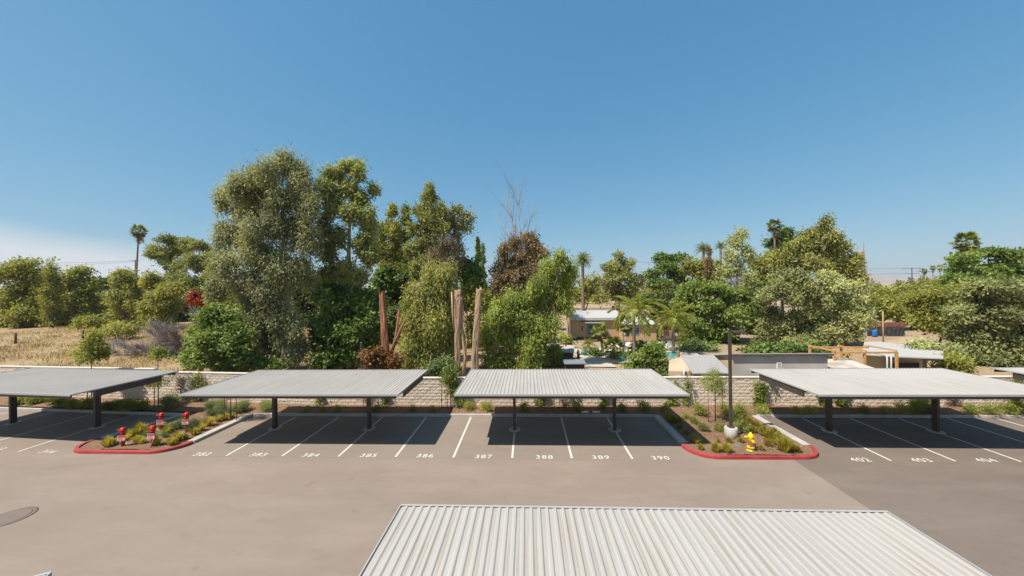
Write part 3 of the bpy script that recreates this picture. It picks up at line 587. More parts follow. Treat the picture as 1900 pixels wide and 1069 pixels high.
def bark(name, a, c, d):
    m, t, b = new_mat(name)
    f = noise(t, 7, 6, 0.75, stretch=(1.6, 1.6, 0.14))
    t.links.new(ramp(t, f, [(0.28, a), (0.5, c), (0.75, d)]), b.inputs['Base Color'])
    b.inputs['Roughness'].default_value = 0.95
    bump(t, b, f, 0.9, 0.08)
    return m
B_EUC = bark('pale_bark', (0.16, 0.12, 0.09), (0.34, 0.28, 0.22), (0.48, 0.41, 0.34))
B_DARK = bark('dark_bark', (0.04, 0.03, 0.022), (0.09, 0.07, 0.05), (0.16, 0.12, 0.09))
B_RED = bark('red_stripped_bark', (0.10, 0.038, 0.02), (0.30, 0.125, 0.065), (0.42, 0.22, 0.125))
B_PALE = bark('bare_dead_wood', (0.16, 0.095, 0.055), (0.40, 0.265, 0.165), (0.56, 0.42, 0.29))
B_GREY = bark('grey_dead_brush', (0.20, 0.165, 0.15), (0.36, 0.31, 0.285), (0.48, 0.43, 0.40))
B_PALM = bark('palm_bark', (0.09, 0.065, 0.05), (0.19, 0.145, 0.11), (0.28, 0.22, 0.17))

def leaf(name, cols, trans=0.28, rough=0.55):
    m = bpy.data.materials.new(name); m.use_nodes = True; MATS[name] = m
    t = m.node_tree; t.nodes.clear()
    o = t.nodes.new('ShaderNodeOutputMaterial')
    g = t.nodes.new('ShaderNodeNewGeometry'); g.name = 'POS'
    k = len(cols)
    c = ramp(t, g.outputs['Random Per Island'], [(i / (k - 1), cc) for i, cc in enumerate(cols)])
    cl = noise(t, 0.45, 2)
    c = mix(t, 0.42, c, ramp(t, cl, [(0.35, tuple(v * 0.55 for v in cols[0])), (0.65, tuple(v * 1.35 for v in cols[-1]))]))
    p = t.nodes.new('ShaderNodeBsdfPrincipled')
    t.links.new(c, p.inputs['Base Color']); p.inputs['Roughness'].default_value = rough; p.inputs['Specular IOR Level'].default_value = 0.3
    tr = t.nodes.new('ShaderNodeBsdfTranslucent')
    t.links.new(mix(t, 1.0, c, (1.25, 1.2, 0.55), 'MULTIPLY'), tr.inputs['Color'])
    mx = t.nodes.new('ShaderNodeMixShader'); mx.inputs[0].default_value = min(0.5, trans + 0.15)
    t.links.new(p.outputs[0], mx.inputs[1]); t.links.new(tr.outputs[0], mx.inputs[2]); t.links.new(mx.outputs[0], o.inputs['Surface'])
    return m
LEAF = {
    'euc': leaf('eucalyptus_leaves', [(0.18, 0.215, 0.095), (0.25, 0.28, 0.13), (0.295, 0.285, 0.15), (0.335, 0.35, 0.185), (0.40, 0.40, 0.235)], 0.32),
    'eucb': leaf('green_eucalyptus_leaves', [(0.154, 0.216, 0.064), (0.281, 0.332, 0.101), (0.473, 0.457, 0.174)]),
    'broad': leaf('broad_green_leaves', [(0.095, 0.169, 0.031), (0.176, 0.256, 0.054), (0.300, 0.355, 0.096)]),
    'dark': leaf('dark_leaves', [(0.055, 0.108, 0.020), (0.106, 0.175, 0.034), (0.216, 0.299, 0.074)]),
    'dark2': leaf('mid_dark_leaves', [(0.065, 0.098, 0.026), (0.111, 0.150, 0.042), (0.169, 0.202, 0.065)]),  # dark leaf colour; also paints in the shade beneath the left tree belt
    'conif': leaf('olive_needles', [(0.168, 0.179, 0.035), (0.258, 0.263, 0.058), (0.358, 0.359, 0.088)], 0.15),
    'pine': leaf('pine_needles', [(0.155, 0.184, 0.050), (0.261, 0.273, 0.089), (0.381, 0.393, 0.127)], 0.15),
    'pepper': leaf('pepper_leaves', [(0.152, 0.220, 0.036), (0.271, 0.330, 0.067), (0.399, 0.442, 0.114)], 0.35),
    'yell': leaf('yellow_green_leaves', [(0.180, 0.199, 0.034), (0.276, 0.290, 0.057), (0.382, 0.380, 0.094)], 0.3),
    'weep': leaf('weeping_leaves', [(0.172, 0.215, 0.040), (0.299, 0.322, 0.076), (0.460, 0.428, 0.141)], 0.3),
    'brown': leaf('browning_leaves', [(0.17, 0.125, 0.06), (0.26, 0.19, 0.095), (0.33, 0.25, 0.14)], 0.3),
    'twig': leaf('grey_twiggy_leaves', [(0.14, 0.10, 0.075), (0.20, 0.15, 0.11), (0.26, 0.20, 0.15)], 0.15),
    'olive': leaf('olive_leaves', [(0.154, 0.176, 0.055), (0.245, 0.264, 0.094), (0.349, 0.362, 0.146)], 0.15),
    'silver': leaf('silver_leaves', [(0.269, 0.296, 0.118), (0.393, 0.422, 0.179), (0.537, 0.554, 0.248)], 0.2),
    'grey': leaf('grey_green_leaves', [(0.152, 0.183, 0.062), (0.233, 0.259, 0.097), (0.340, 0.354, 0.145)], 0.2),
    'red': leaf('scarlet_bracts', [(0.30, 0.028, 0.014), (0.42, 0.045, 0.02), (0.24, 0.07, 0.025)], 0.25),
    'rust': leaf('rusty_dry_leaves', [(0.172, 0.064, 0.022), (0.264, 0.102, 0.035), (0.185, 0.128, 0.035)], 0.2),
    'blueg': leaf('blue_green_leaves', [(0.086, 0.143, 0.057), (0.140, 0.210, 0.083), (0.218, 0.269, 0.098)], 0.2),
    'shrub': leaf('shrub_leaves', [(0.127, 0.179, 0.030), (0.233, 0.286, 0.052), (0.383, 0.392, 0.090)], 0.25),
    'lav': leaf('lavender_leaves', [(0.168, 0.209, 0.076), (0.262, 0.308, 0.118), (0.355, 0.390, 0.152)], 0.2),
    'grass': leaf('feather_grass', [(0.199, 0.204, 0.024), (0.338, 0.300, 0.041), (0.491, 0.406, 0.097)], 0.35),
    'chips': leaf('mulch_chips', [(0.09, 0.045, 0.027), (0.20, 0.11, 0.065), (0.33, 0.22, 0.14), (0.42, 0.32, 0.22)], 0.0, 0.9),
    'straw': leaf('dry_straw', [(0.28, 0.19, 0.09), (0.42, 0.31, 0.16), (0.52, 0.41, 0.24)], 0.2),
    'palm': leaf('palm_fronds', [(0.103, 0.140, 0.025), (0.187, 0.220, 0.041), (0.281, 0.300, 0.068)], 0.2),
    'queen': leaf('queen_palm_fronds', [(0.155, 0.198, 0.025), (0.247, 0.284, 0.040), (0.345, 0.363, 0.068)], 0.3),
    'thatch': leaf('dead_frond_skirt', [(0.211, 0.128, 0.050), (0.317, 0.205, 0.085), (0.396, 0.269, 0.120)], 0.15),
    'vine': leaf('vine_leaves', [(0.103, 0.160, 0.028), (0.187, 0.266, 0.045), (0.317, 0.337, 0.075)], 0.3),
}

# ------------------------------------------------------------------ foliage generators
def unit(a):
    return a / np.maximum(np.linalg.norm(a, axis=1, keepdims=True), 1e-9)

def leaf_quads(p, d, ln, wd, rng, face=None):
    """diamond leaves: base p, direction d (unit), lengths, widths; face: direction the blades tend to face"""
    n = len(p)
    s = unit(np.cross(d, rng.normal(size=(n, 3)) if face is None else face))
    nrm = np.cross(d, s)
    ln = ln[:, None]; wd = wd[:, None]
    v = np.empty((n, 4, 3))
    v[:, 0] = p
    v[:, 1] = p + d * ln * 0.5 + s * wd * 0.5 + nrm * ln * 0.06
    v[:, 2] = p + d * ln
    v[:, 3] = p + d * ln * 0.5 - s * wd * 0.5 + nrm * ln * 0.06
    return v.reshape(-1, 3)

def foliage(name, lobes, n, ln, wd, droop=0.3, seed=0, per=10, spread=0.35, shell=0.55, up=0.0, hang=1.0, sub=11, subr=0.42, fill=1.0):
    rng = np.random.default_rng(seed)
    L = np.array(lobes, dtype=float)
    L[:, 3:5] *= fill
    area = L[:, 3] * L[:, 4]
    ns = max(len(L), n // per)
    idx = rng.choice(len(L), ns, p=area / area.sum())
    R = np.stack([L[:, 3], L[:, 3] * 0.92, L[:, 4]], 1)
    # every lobe is made of smaller clumps of uneven size sitting on and in it
    cu = unit(rng.normal(size=(len(L) * sub, 3)) + np.array([0, 0, 0.25])).reshape(len(L), sub, 3)
    cr = shell + (1.0 - shell) * rng.random((len(L), sub)) ** 0.6
    cs = rng.uniform(0.35, 1.35, (len(L), sub)) * subr
    wgt = cs ** 2 / (cs ** 2).sum(1, keepdims=True)
    pick = (rng.random((ns, 1)) > np.cumsum(wgt, 1)[idx]).sum(1).clip(0, sub - 1)
    u = unit(rng.normal(size=(ns, 3)))
    r = (0.35 + 0.65 * rng.random(ns) ** 0.6) * cs[idx, pick]
    cen = L[idx, :3] + cu[idx, pick] * cr[idx, pick][:, None] * R[idx] * (1 - 0.5 * subr)
    c = cen + u * R[idx] * r[:, None]
    # some sprays stand out of the clumps and fray the outline
    st = np.where(rng.random(ns) < 0.14, rng.uniform(0.08, 0.40, ns), 0.0)
    c = c + (cu[idx, pick] + u * 0.6) * R[idx] * st[:, None]
    # leaves of each spray
    i2 = np.repeat(np.arange(ns), per)
    m = len(i2)
    sp = rng.normal(size=(m, 3)) * spread
    sp[:, 2] *= hang
    if hang > 1.2: sp[:, 2] -= spread * (hang - 1) * 0.5
    p = c[i2] + sp
    out = unit((p - L[idx[i2], :3]) * 0.45 + (p - cen[i2]) * 0.8)
    d = unit(out * 0.5 + rng.normal(size=(m, 3)) * 0.65 + np.array([0, 0, up - droop]))
    face = unit(out * 0.9 + np.array([0, 0, 0.45]) + rng.normal(size=(m, 3)) * 0.45)
    l = ln * rng.uniform(0.6, 1.3, m); w = wd * rng.uniform(0.7, 1.3, m)
    v = leaf_quads(p, d, l, w, rng, face)
    v[:, 2] = np.maximum(v[:, 2], 0.03)
    return np_mesh(name, v, np.arange(m * 4).reshape(m, 4))

def trunk_mesh(lobes, h, r0, seed=0, top=None, limbs=10, lean=0.0, limb_r=0.35):
    rng = random.Random(seed)
    mb = MB()
    top = top or (0, 0, h)
    pts, rad = [], []
    K = 7
    for i in range(K + 1):
        f = i / K
        pts.append((top[0] * f + math.sin(f * 5 + seed) * 0.02 * h * f * (1 - f) * 3, top[1] * f, -0.25 + (h + 0.25) * f))
        rad.append(r0 * (1.25 if i == 0 else 1 - 0.80 * f))
    mb.tube(pts, rad, 9)
    sel = sorted(lobes, key=lambda l: -l[3])[:limbs]
    for l in sel:
        f = min(0.92, max(0.15, (l[2] - abs(l[0]) * 0.7 - l[4] * 0.3) / h))
        i = int(f * K)
        a = Vector(pts[i]); e = Vector((l[0], l[1], l[2] + 0.25 * l[4]))
        if (e - a).length < 0.4: continue
        mid = a.lerp(e, 0.5) + Vector((rng.uniform(-.1, .1), rng.uniform(-.1, .1), 0.06)) * (e - a).length
        rr = rad[i] * limb_r + 0.015
        mb.tube([a, mid, e], [rr, rr * 0.7, rr * 0.25], 6)
        for q in range(3):
            e2 = mid.lerp(e, rng.uniform(.2, .9)); dd = Vector((rng.uniform(-1, 1), rng.uniform(-1, 1), rng.uniform(-.2, .9))) * l[3] * 0.8
            mb.tube([e2, e2 + dd], [rr * 0.4, rr * 0.12], 5, cap=False)
    return mb

# ------------------------------------------------------------------ the setting: ground, asphalt, kerbs, planters
xs = np.concatenate([[-9000, -4000, -1500, -600, -300], np.arange(-200, 201, 4.0), [300, 600, 1500, 4000, 9000]])
ys = np.concatenate([[-2000, -300, -60, 0, 22.9, 23.6, 24.6], np.arange(27, 130, 3.0), [150, 200, 300, 500, 1000, 3000, 9000]])
X, Y = np.meshgrid(xs, ys)
rg = np.random.default_rng(3)
Z = ground_z(X, Y) - 0.06 + np.where((Y > 26) & (Y < 200), rg.normal(size=X.shape) * 0.045, 0)
nx, ny = len(xs), len(ys)
ii = np.arange(nx * ny).reshape(ny, nx)
q = np.stack([ii[:-1, :-1], ii[:-1, 1:], ii[1:, 1:], ii[1:, :-1]], -1).reshape(-1, 4)
g_ob = mesh_obj('ground', np_mesh('ground', np.stack([X, Y, Z], -1).reshape(-1, 3), q, True), M_GROUND)
tag(g_ob, kind='structure')

def sheet(name, poly, z, mat, parent=None):
    me = bpy.data.meshes.new(name)
    me.from_pydata([(x, y, z) for x, y in poly], [], [tuple(range(len(poly)))])
    return mesh_obj(name, me, mat, parent)

A_L = math.radians(4.5)
def left_pt(s, off=0.0):
    """point on the turned left bay: s metres left of the island corner, off metres behind the kerb face"""
    return (-22.0 - s * math.cos(A_L) + off * math.sin(A_L), 21.62 + s * math.sin(A_L) + off * math.cos(A_L))

lot = sheet('parking_lot', [(-70, -30), (60, -30), (60, 21.68), (-22.0, 21.68), (-70, 25.5)], 0.0, M_ASPH)
tag(lot, kind='structure')
M_ASPHM = asphalt('stall_asphalt', (0.190, 0.156, 0.128), (0.235, 0.193, 0.158), (0.30, 0.245, 0.19))
sheet('paving_strip', [(-17.35, 16.33), (7.6, 16.33), (7.6, 21.66), (-17.35, 21.66)], 0.004, M_ASPHM, lot)
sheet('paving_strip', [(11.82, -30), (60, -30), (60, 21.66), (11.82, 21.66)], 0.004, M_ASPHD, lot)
# stall lines
def line(x0, y0, x1, y1, w=0.10):
    d = Vector((x1 - x0, y1 - y0, 0)).normalized(); s = Vector((-d.y, d.x, 0)) * (w / 2)
    sheet('stall_line', [(x0 - s.x, y0 - s.y), (x0 + s.x, y0 + s.y), (x1 + s.x, y1 + s.y), (x1 - s.x, y1 - s.y)][::-1], 0.009, M_PAINT, lot)
for i in range(8):
    line(-14.518 + 2.743 * i, 16.42, -14.518 + 2.743 * i, 21.56)
for i in range(6):
    line(15.977 + 2.709 * i, 16.42, 15.977 + 2.709 * i, 21.56)
for s in (3.45, 6.45, 9.6, 12.7, 15.8):
    a = left_pt(s, -0.04); b_ = left_pt(s + 0.1 - 0.41, -5.2)
    line(b_[0], b_[1], a[0], a[1])
# stencilled stall numbers
def number(txt, x, y, rz=0.0, h=0.35):
    cu = bpy.data.curves.new('stall_number', 'FONT')
    cu.body = txt; cu.size = h * 1.38; cu.offset = 0.004; cu.align_x = 'CENTER'; cu.space_character = 1.18
    tmp = bpy.data.objects.new('tmp_text', cu); COL.objects.link(tmp)
    bpy.context.view_layer.update()
    me = bpy.data.meshes.new_from_object(tmp.evaluated_get(bpy.context.evaluated_depsgraph_get()))
    bpy.data.objects.remove(tmp); me.materials.clear()
    me.name = 'stall_number'
    o = mesh_obj('stall_number', me, M_PAINT, lot, (x, y, 0.010))
    o.rotation_euler = (0, 0, rz)
for txt, x, y in (('382', -15.82, 16.39), ('383', -13.0, 16.38), ('384', -10.43, 16.38), ('385', -7.62, 16.39), ('386', -4.92, 16.40), ('387', -2.15, 16.36), ('388', 0.68, 16.36),
                  ('389', 3.27, 16.38), ('390', 5.97, 16.37), ('402', 14.72, 16.34), ('403', 17.32, 16.34), ('404', 20.08, 16.38)):
    number(txt, x, y)
number('344', -23.95, 16.52, -A_L); number('343', -27.1, 16.79, -A_L)
# manhole on the left lane
mh = MB().lathe([(0.62, 0.0), (0.62, 0.012), (0.56, 0.014)], 36, (-18.35, 11.75, 0)).build('manhole_collar', M_ASPHD, lot)
MB().lathe([(0.50, 0.0), (0.50, 0.019), (0.46, 0.021), (0.44, 0.017), (0.12, 0.017), (0.10, 0.021)], 32, (-18.35, 11.75, 0)).build('manhole_cover', M_ASPHD, mh)

def kerb(pts, width, mat, z1=0.15, seg=3.05, closed=False):
    """kerb stones along a polyline; inside (planter) lies to the left of the walking direction"""
    P = [Vector((p[0], p[1], 0)) for p in pts]
    nn = []
    for i in range(len(P)):
        d = (P[min(i + 1, len(P) - 1)] - P[max(i - 1, 0)]).normalized()
        nn.append(Vector((-d.y, d.x, 0)))
    # resample straight pieces into stones
    mb = None; acc = 0; out = []
    def stone(a, na, b, nb, first, last):
        m_ = MB()
        g0 = 0.006 if first else 0.0; g1 = 0.006 if last else 0.0
        d = (b - a).normalized(); a = a + d * g0; b = b - d * g1
        sec = [(0.0, -0.05), (0.012, z1 - 0.02), (0.03, z1), (width, z1), (width, -0.05)]
        v = [p + n * o + Vector((0, 0, z)) for p, n in ((a, na), (b, nb)) for o, z in sec]
        k = len(sec)
        m_.add(v, [(i, i + 1, k + i + 1, k + i) for i in range(k - 1)] + [tuple(range(k))[::-1], tuple(range(k, 2 * k))])
        return m_
    for i in range(len(P) - 1):
        L = (P[i + 1] - P[i]).length
        if L > seg * 1.2:
            c = max(1, round(L / seg))
            for j in range(c):
                a = P[i].lerp(P[i + 1], j / c); b = P[i].lerp(P[i + 1], (j + 1) / c)
                na = nn[i] if j == 0 else Vector((-(P[i + 1] - P[i]).normalized().y, (P[i + 1] - P[i]).normalized().x, 0))
                nb = nn[i + 1] if j == c - 1 else Vector((-(P[i + 1] - P[i]).normalized().y, (P[i + 1] - P[i]).normalized().x, 0))
                stone(a, na, b, nb, True, True).build('kerb_stone', mat, KERB)
        else:
            if mb is None: mb = MB()
            m_ = stone(P[i], nn[i], P[i + 1], nn[i + 1], False, False)
            mb.add(m_.v, m_.f)
    if mb: mb.build('kerb_curve', mat, KERB)

KERB = bpy.data.objects.new('kerb', None); link(KERB); tag(KERB, kind='structure')
kerb([(7.41, 21.62), (-17.35, 21.62)][::-1], 0.15, M_KERB)                 # back of the middle bay
kerb([(13.52, 21.62), (45, 21.62)], 0.15, M_KERB)                           # back of the right bay
kerb([left_pt(40), left_pt(0)], 0.15, M_KERB)
def arc(cx, cy, r, a0, a1, n=7):
    return [(cx + r * math.cos(math.radians(a0 + (a1 - a0) * k / n)), cy + r * math.sin(math.radians(a0 + (a1 - a0) * k / n))) for k in range(n + 1)]
# right island: straight concrete sides, red painted nose (walked with the planter on the left)
kerb([(7.41, 21.62), (7.40, 17.85)], 0.40, M_KERB)
kerb(arc(8.60, 17.62, 1.20, 172, 270, 9) + arc(12.35, 17.62, 1.17, 270, 360, 9), 0.17, M_REDK)
kerb([(13.52, 17.66), (13.52, 21.62)], 0.40, M_KERB)
# left island
kerb([(-22.03, 21.62), (-23.05, 18.1)], 0.40, M_KERB)
kerb([(-23.06, 18.05)] + arc(-22.0, 17.62, 1.12, 170, 270, 8) + arc(-18.65, 17.78, 1.28, 270, 355, 9), 0.17, M_REDK)
kerb([(-17.36, 17.72), (-17.35, 21.62)], 0.40, M_KERB)

def soil(name, rows, zf, nx=40, seed=1):
    """rows: list of (y-left point, y-right point) pairs front to back"""
    rg = np.random.default_rng(seed)
    v, n = [], len(rows)
    for (a, b_) in rows:
        for k in range(nx + 1):
            f = k / nx
            x = a[0] + (b_[0] - a[0]) * f; y = a[1] + (b_[1] - a[1]) * f
            v.append((x, y, zf(x, y) + rg.normal() * 0.012))
    i = np.arange(n * (nx + 1)).reshape(n, nx + 1)
    q = np.stack([i[:-1, :-1], i[:-1, 1:], i[1:, 1:], i[1:, :-1]], -1).reshape(-1, 4)
    o = mesh_obj(name, np_mesh(name, np.array(v), q, True), M_MULCH)
    return tag(o, kind='structure')
zs = lambda x, y: 0.125 + 0.09 * float(smooth(21.8, 23.2, y))
soil('planter_soil', [((-17.4, y), (46, y)) for y in np.linspace(21.76, 23.18, 8)], zs, 150)
def isl_r(y):
    t_ = max(0.0, (17.75 - y) / 1.25)
    c_ = (1 - math.sqrt(max(0, 1 - min(1, t_) ** 2)))
    return (7.55 + 1.2 * c_, y), (13.35 - 1.2 * c_, y)
soil('planter_soil', [isl_r(y) for y in np.linspace(16.54, 21.77, 22)], lambda x, y: 0.125 + 0.07 * math.exp(-((x - 10.4) / 1.8) ** 2), 30, 2)
def isl_l(y):
    t_ = max(0.0, (17.75 - y) / 1.25)
    c_ = (1 - math.sqrt(max(0, 1 - min(1, t_) ** 2)))
    xl = -22.85 + 1.1 * c_ + max(0, (y - 17.9)) * 0.27
    return (min(xl, -21.75), y), (-17.5 - 1.2 * c_, y)
soil('planter_soil', [isl_l(y) for y in np.linspace(16.64, 21.77, 22)], lambda x, y: 0.125 + 0.07 * math.exp(-((x + 20) / 1.5) ** 2), 30, 3)
def lrow(o_):
    return left_pt(28, o_), (-17.3, 21.76 + (o_ - 0.14) * 1.08)
soil('planter_soil', [lrow(o_) for o_ in np.linspace(0.14, 2.1, 9)], lambda x, y: 0.118 + 0.10 * float(smooth(21.9, 23.9, y)), 80, 4)

# dark street behind the house and its verge
tag(sheet('road', [(-400, 132), (400, 118), (400, 125), (-400, 139)], 0.03, M_ASPHD), kind='structure')
tag(sheet('yard_path', [(5.6, 35.2), (8.6, 35.0), (8.4, 38.5), (7.2, 42.0), (6.2, 46.0), (4.4, 50.0), (3.0, 50.0), (5.0, 45.5), (5.4, 41.0)], 0.02, M_COPING), kind='structure')

# ------------------------------------------------------------------ carports
RIB = 0.1829
def panel_mesh(nribs, depth):
    prof = []
    for k in range(nribs):
        x = k * RIB
        prof += [(x, 0.0), (x + 0.076, 0.0), (x + 0.106, 0.022), (x + 0.153, 0.022)]
    prof += [(nribs * RIB - 0.001, 0.0)]
    top = prof; bot = [(x, z - 0.006) for x, z in prof][::-1]
    ring = top + bot; n = len(ring)
    v = [(x, y, z) for y in (0, depth) for x, z in ring]
    f = [(i, (i + 1) % n, n + (i + 1) % n, n + i) for i in range(n)]
    m_ = MB().add(v, [tuple(reversed(q)) for q in f])
    return m_.mesh('roof_panel')

def carport(label, cx, yc, z, posts, ribs=60, depth=5.2, rz=0.0, flip=False):
    W = ribs * RIB
    root = thing('carport', label, 'carport', (cx, yc, 0), rz, 'flat carports over the parking stalls')
    x0, x1, y0, y1 = -W / 2, W / 2, -depth / 2, depth / 2
    key = ('panel', depth)
    if key not in CACHE: CACHE[key] = panel_mesh(3, depth - 0.06); CACHE[key].materials.append(M_ROOF)
    for k in range(ribs // 3):
        mesh_obj('roof_panel', CACHE[key], M_ROOF, root, (x0 + k * 3 * RIB, y0 + 0.03, z))
    for s in (-1, 1):
        e = y0 if s < 0 else y1
        a, b_ = (e, e + 0.02) if s < 0 else (e - 0.02, e)
        fl = (e + 0.02, e + 0.06) if s < 0 else (e - 0.06, e - 0.02)
        MB().box(x0 - 0.02, x1 + 0.02, a, b_, z - 0.06, z + 0.030).box(x0 - 0.02, x1 + 0.02, fl[0], fl[1], z + 0.0245, z + 0.0295).build('eave_trim', M_TRIM, root)
        xe = (x0 - 0.03, x0 - 0.004) if s < 0 else (x1 + 0.004, x1 + 0.03)
        MB().box(xe[0], xe[1], y0 + 0.022, y1 - 0.022, z - 0.03, z + 0.034).build('side_trim', M_TRIM, root)
        xb = (x0 + 0.02, x0 + 0.10) if s < 0 else (x1 - 0.10, x1 - 0.02)
        MB().box(xb[0], xb[1], y0 + 1.0, y1 - 0.95, z - 0.38, z - 0.034).build('end_beam', M_BRONZE, root)
    for yy in (y0 + 0.12, y0 + 1.15, -0.35, 0.75, y1 - 1.2, y1 - 0.12):
        MB().box(x0 + 0.11, x1 - 0.11, yy - 0.035, yy + 0.035, z - 0.20, z - 0.009).build('purlin', M_BRONZE, root)
    for px_ in posts:
        lx = px_
        MB().box(lx - 0.09, lx + 0.09, y0 + 0.9, y1 - 0.9, z - 0.46, z - 0.203).build('cross_beam', M_BRONZE, root)
        p = MB().box(lx - 0.072, lx + 0.072, PY - 0.135, PY + 0.135, 0.0, z - 0.458).build('post', M_BRONZE, root)
        MB().lathe([(0.34, 0.0), (0.34, 0.022), (0.325, 0.030)], 32, (lx, PY, 0.002)).build('footing', M_CONC, p)
    return root
CACHE = {}
PY = 19.72 - 19.40
carport("left-of-centre carport over stalls 383 to 386", -11.775, 19.40, 2.80, (-2.743, 2.743))
carport("middle carport over stalls 387 to 390", 1.94, 19.40, 2.80, (-2.743, 2.743))
carport("right-hand carport over stalls 402 to 404, light pole at its left", 18.69, 19.35, 2.80, (-2.71, 2.71))
carport("partly cut-off carport at the far right edge", 32.55, 19.45, 2.80, (-2.71, 2.71))
PY = 0.25
carport("leftmost carport, turned slightly, beside the red standpipes", -28.35, 19.80, 2.80, (3.05, -3.1), 63, 5.1, -A_L - 0.012)
PY = -0.3
carport("foreground carport with streaked ribbed roof, bottom of the picture", 2.45, 5.70, 2.76, (-2.743, 2.743))
carport("carport of which only a roof corner shows at bottom left", -12.38, 1.23, 2.76, (-2.743, 2.743), rz=0.5)

# ------------------------------------------------------------------ block wall
BW, BH, J = 0.397, 0.194, 0.010
def block_mesh(seed, w=BW):
    rg = random.Random(seed)
    nxs, nzs = 5, 3
    v, f = [], []
    for j in range(nzs + 1):
        for i in range(nxs + 1):
            edge = i in (0, nxs) or j in (0, nzs)
            y = -0.006 if edge else -rg.uniform(0.010, 0.026)
            v.append((w * i / nxs + (0 if i in (0, nxs) else rg.uniform(-.02, .02)), y, BH * j / nzs + (0 if j in (0, nzs) else rg.uniform(-.015, .015))))
    n = nxs + 1
    for j in range(nzs):
        for i in range(nxs):
            a = j * n + i
            f.append((a, a + 1, a + n + 1, a + n))
    k = len(v)
    v += [(0, 0.1, 0), (w, 0.1, 0), (w, 0.1, BH), (0, 0.1, BH)]
    c0, c1, c2, c3 = 0, nxs, nzs * n + nxs, nzs * n
    f += [tuple([k, k + 1] + [i for i in range(nxs, -1, -1)]), tuple([k + 2, k + 3] + [nzs * n + i for i in range(nxs + 1)]),
          tuple([k + 3, k] + [j * n for j in range(nzs + 1)]), tuple([k + 1, k + 2] + [j * n + nxs for j in range(nzs, -1, -1)])]
    return v, f
BLK = [block_mesh(s) for s in range(10)]
BLKM = []
for s in range(10):
    me = bpy.data.meshes.new('block'); me.from_pydata(BLK[s][0], [], BLK[s][1]); me.update(); me.materials.append(M_BLOCK); BLKM.append(me)

def block_wall(label, p0, p1, z0, courses, part_ranges, seed):
    d = Vector((p1[0] - p0[0], p1[1] - p0[1], 0)); L = d.length; rz = math.atan2(d.y, d.x)
    root = thing('block_wall', label, 'wall', (p0[0], p0[1], z0), rz)
    rg = random.Random(seed)
    bulk = MB(); H = courses * (BH + J); cnt = 0
    for c in range(courses):
        x = -(BW + J) / 2 if c % 2 else 0.0
        while x < L - 0.05:
            z = c * (BH + J) + J / 2
            k = rg.randrange(10)
            dy = rg.uniform(-0.008, 0.012)
            wx = p0[0] + x * math.cos(rz)
            if any(a <= wx <= b_ for a, b_ in part_ranges) and cnt < 296 and x >= 0:
                mesh_obj('block', BLKM[k], M_BLOCK, root, (x, dy, z)); cnt += 1
            else:
                bulk.add([(max(0, min(L, vx + x)), vy + dy, vz + z) for vx, vy, vz in BLK[k][0]], BLK[k][1])
            x += BW + J
    tag(bulk.build('block_courses', M_BLOCK, root), kind='stuff')
    MB().box(0.0, L, 0.004, 0.19, -0.4, H).build('mortar_core', M_MORTAR, root)
    n = max(1, round(L / 1.2))
    for k in range(n):
        MB().bev(L * k / n + 0.003, L * (k + 1) / n - 0.003, -0.045 + rg.uniform(-.004, .004), 0.215, H + 0.002, H + 0.062 + rg.uniform(-.003, .003), 0.012).build('cap_stone', M_CAP, root)
    return root
block_wall("long pale split-face block wall behind the middle and right planters", (-13.2, 23.2), (46, 23.2), 0.12, 9, [(-7.2, -2.9), (7.2, 15.2)], 7)
_wl = (-13.2 - 13.5, 23.2 + 13.5 * 0.0787)
block_wall("taller block wall section behind the red standpipe island", _wl, (-13.22, 23.2), 0.12, 10, [(-25, -19)], 8)
block_wall("block wall end stepping up behind the leftmost carport", (_wl[0] - 22, _wl[1] + 22 * 0.0787), (_wl[0] - 0.02, _wl[1]), 0.12, 11, [], 9)

# ------------------------------------------------------------------ light pole, hydrants, standpipes, boxes
lp = thing('light_pole', "dark square light pole on a round concrete base in the right island", 'light pole', (10.18, 18.42, 0.14))
MB().lathe([(0.305, -0.2), (0.305, 0.52), (0.285, 0.545)], 32).build('concrete_base', M_CONC, lp)
MB().bev(-0.13, 0.13, -0.13, 0.13, 0.547, 0.640, 0.03).build('base_cover', M_BRONZE, lp)
MB().box(-0.060, 0.060, -0.060, 0.060, 0.641, 5.47).build('pole', M_BRONZE, lp)
MB().box(0.061, 0.16, -0.03, 0.03, 5.33, 5.38).build('arm', M_BRONZE, lp)
hd = MB().bev(0.16, 0.66, -0.16, 0.16, 5.31, 5.40, 0.02).build('lamp_head', M_BRONZE, lp)
MB().box(0.22, 0.60, -0.12, 0.12, 5.300, 5.309).build('lens', M_SIGNW, hd)

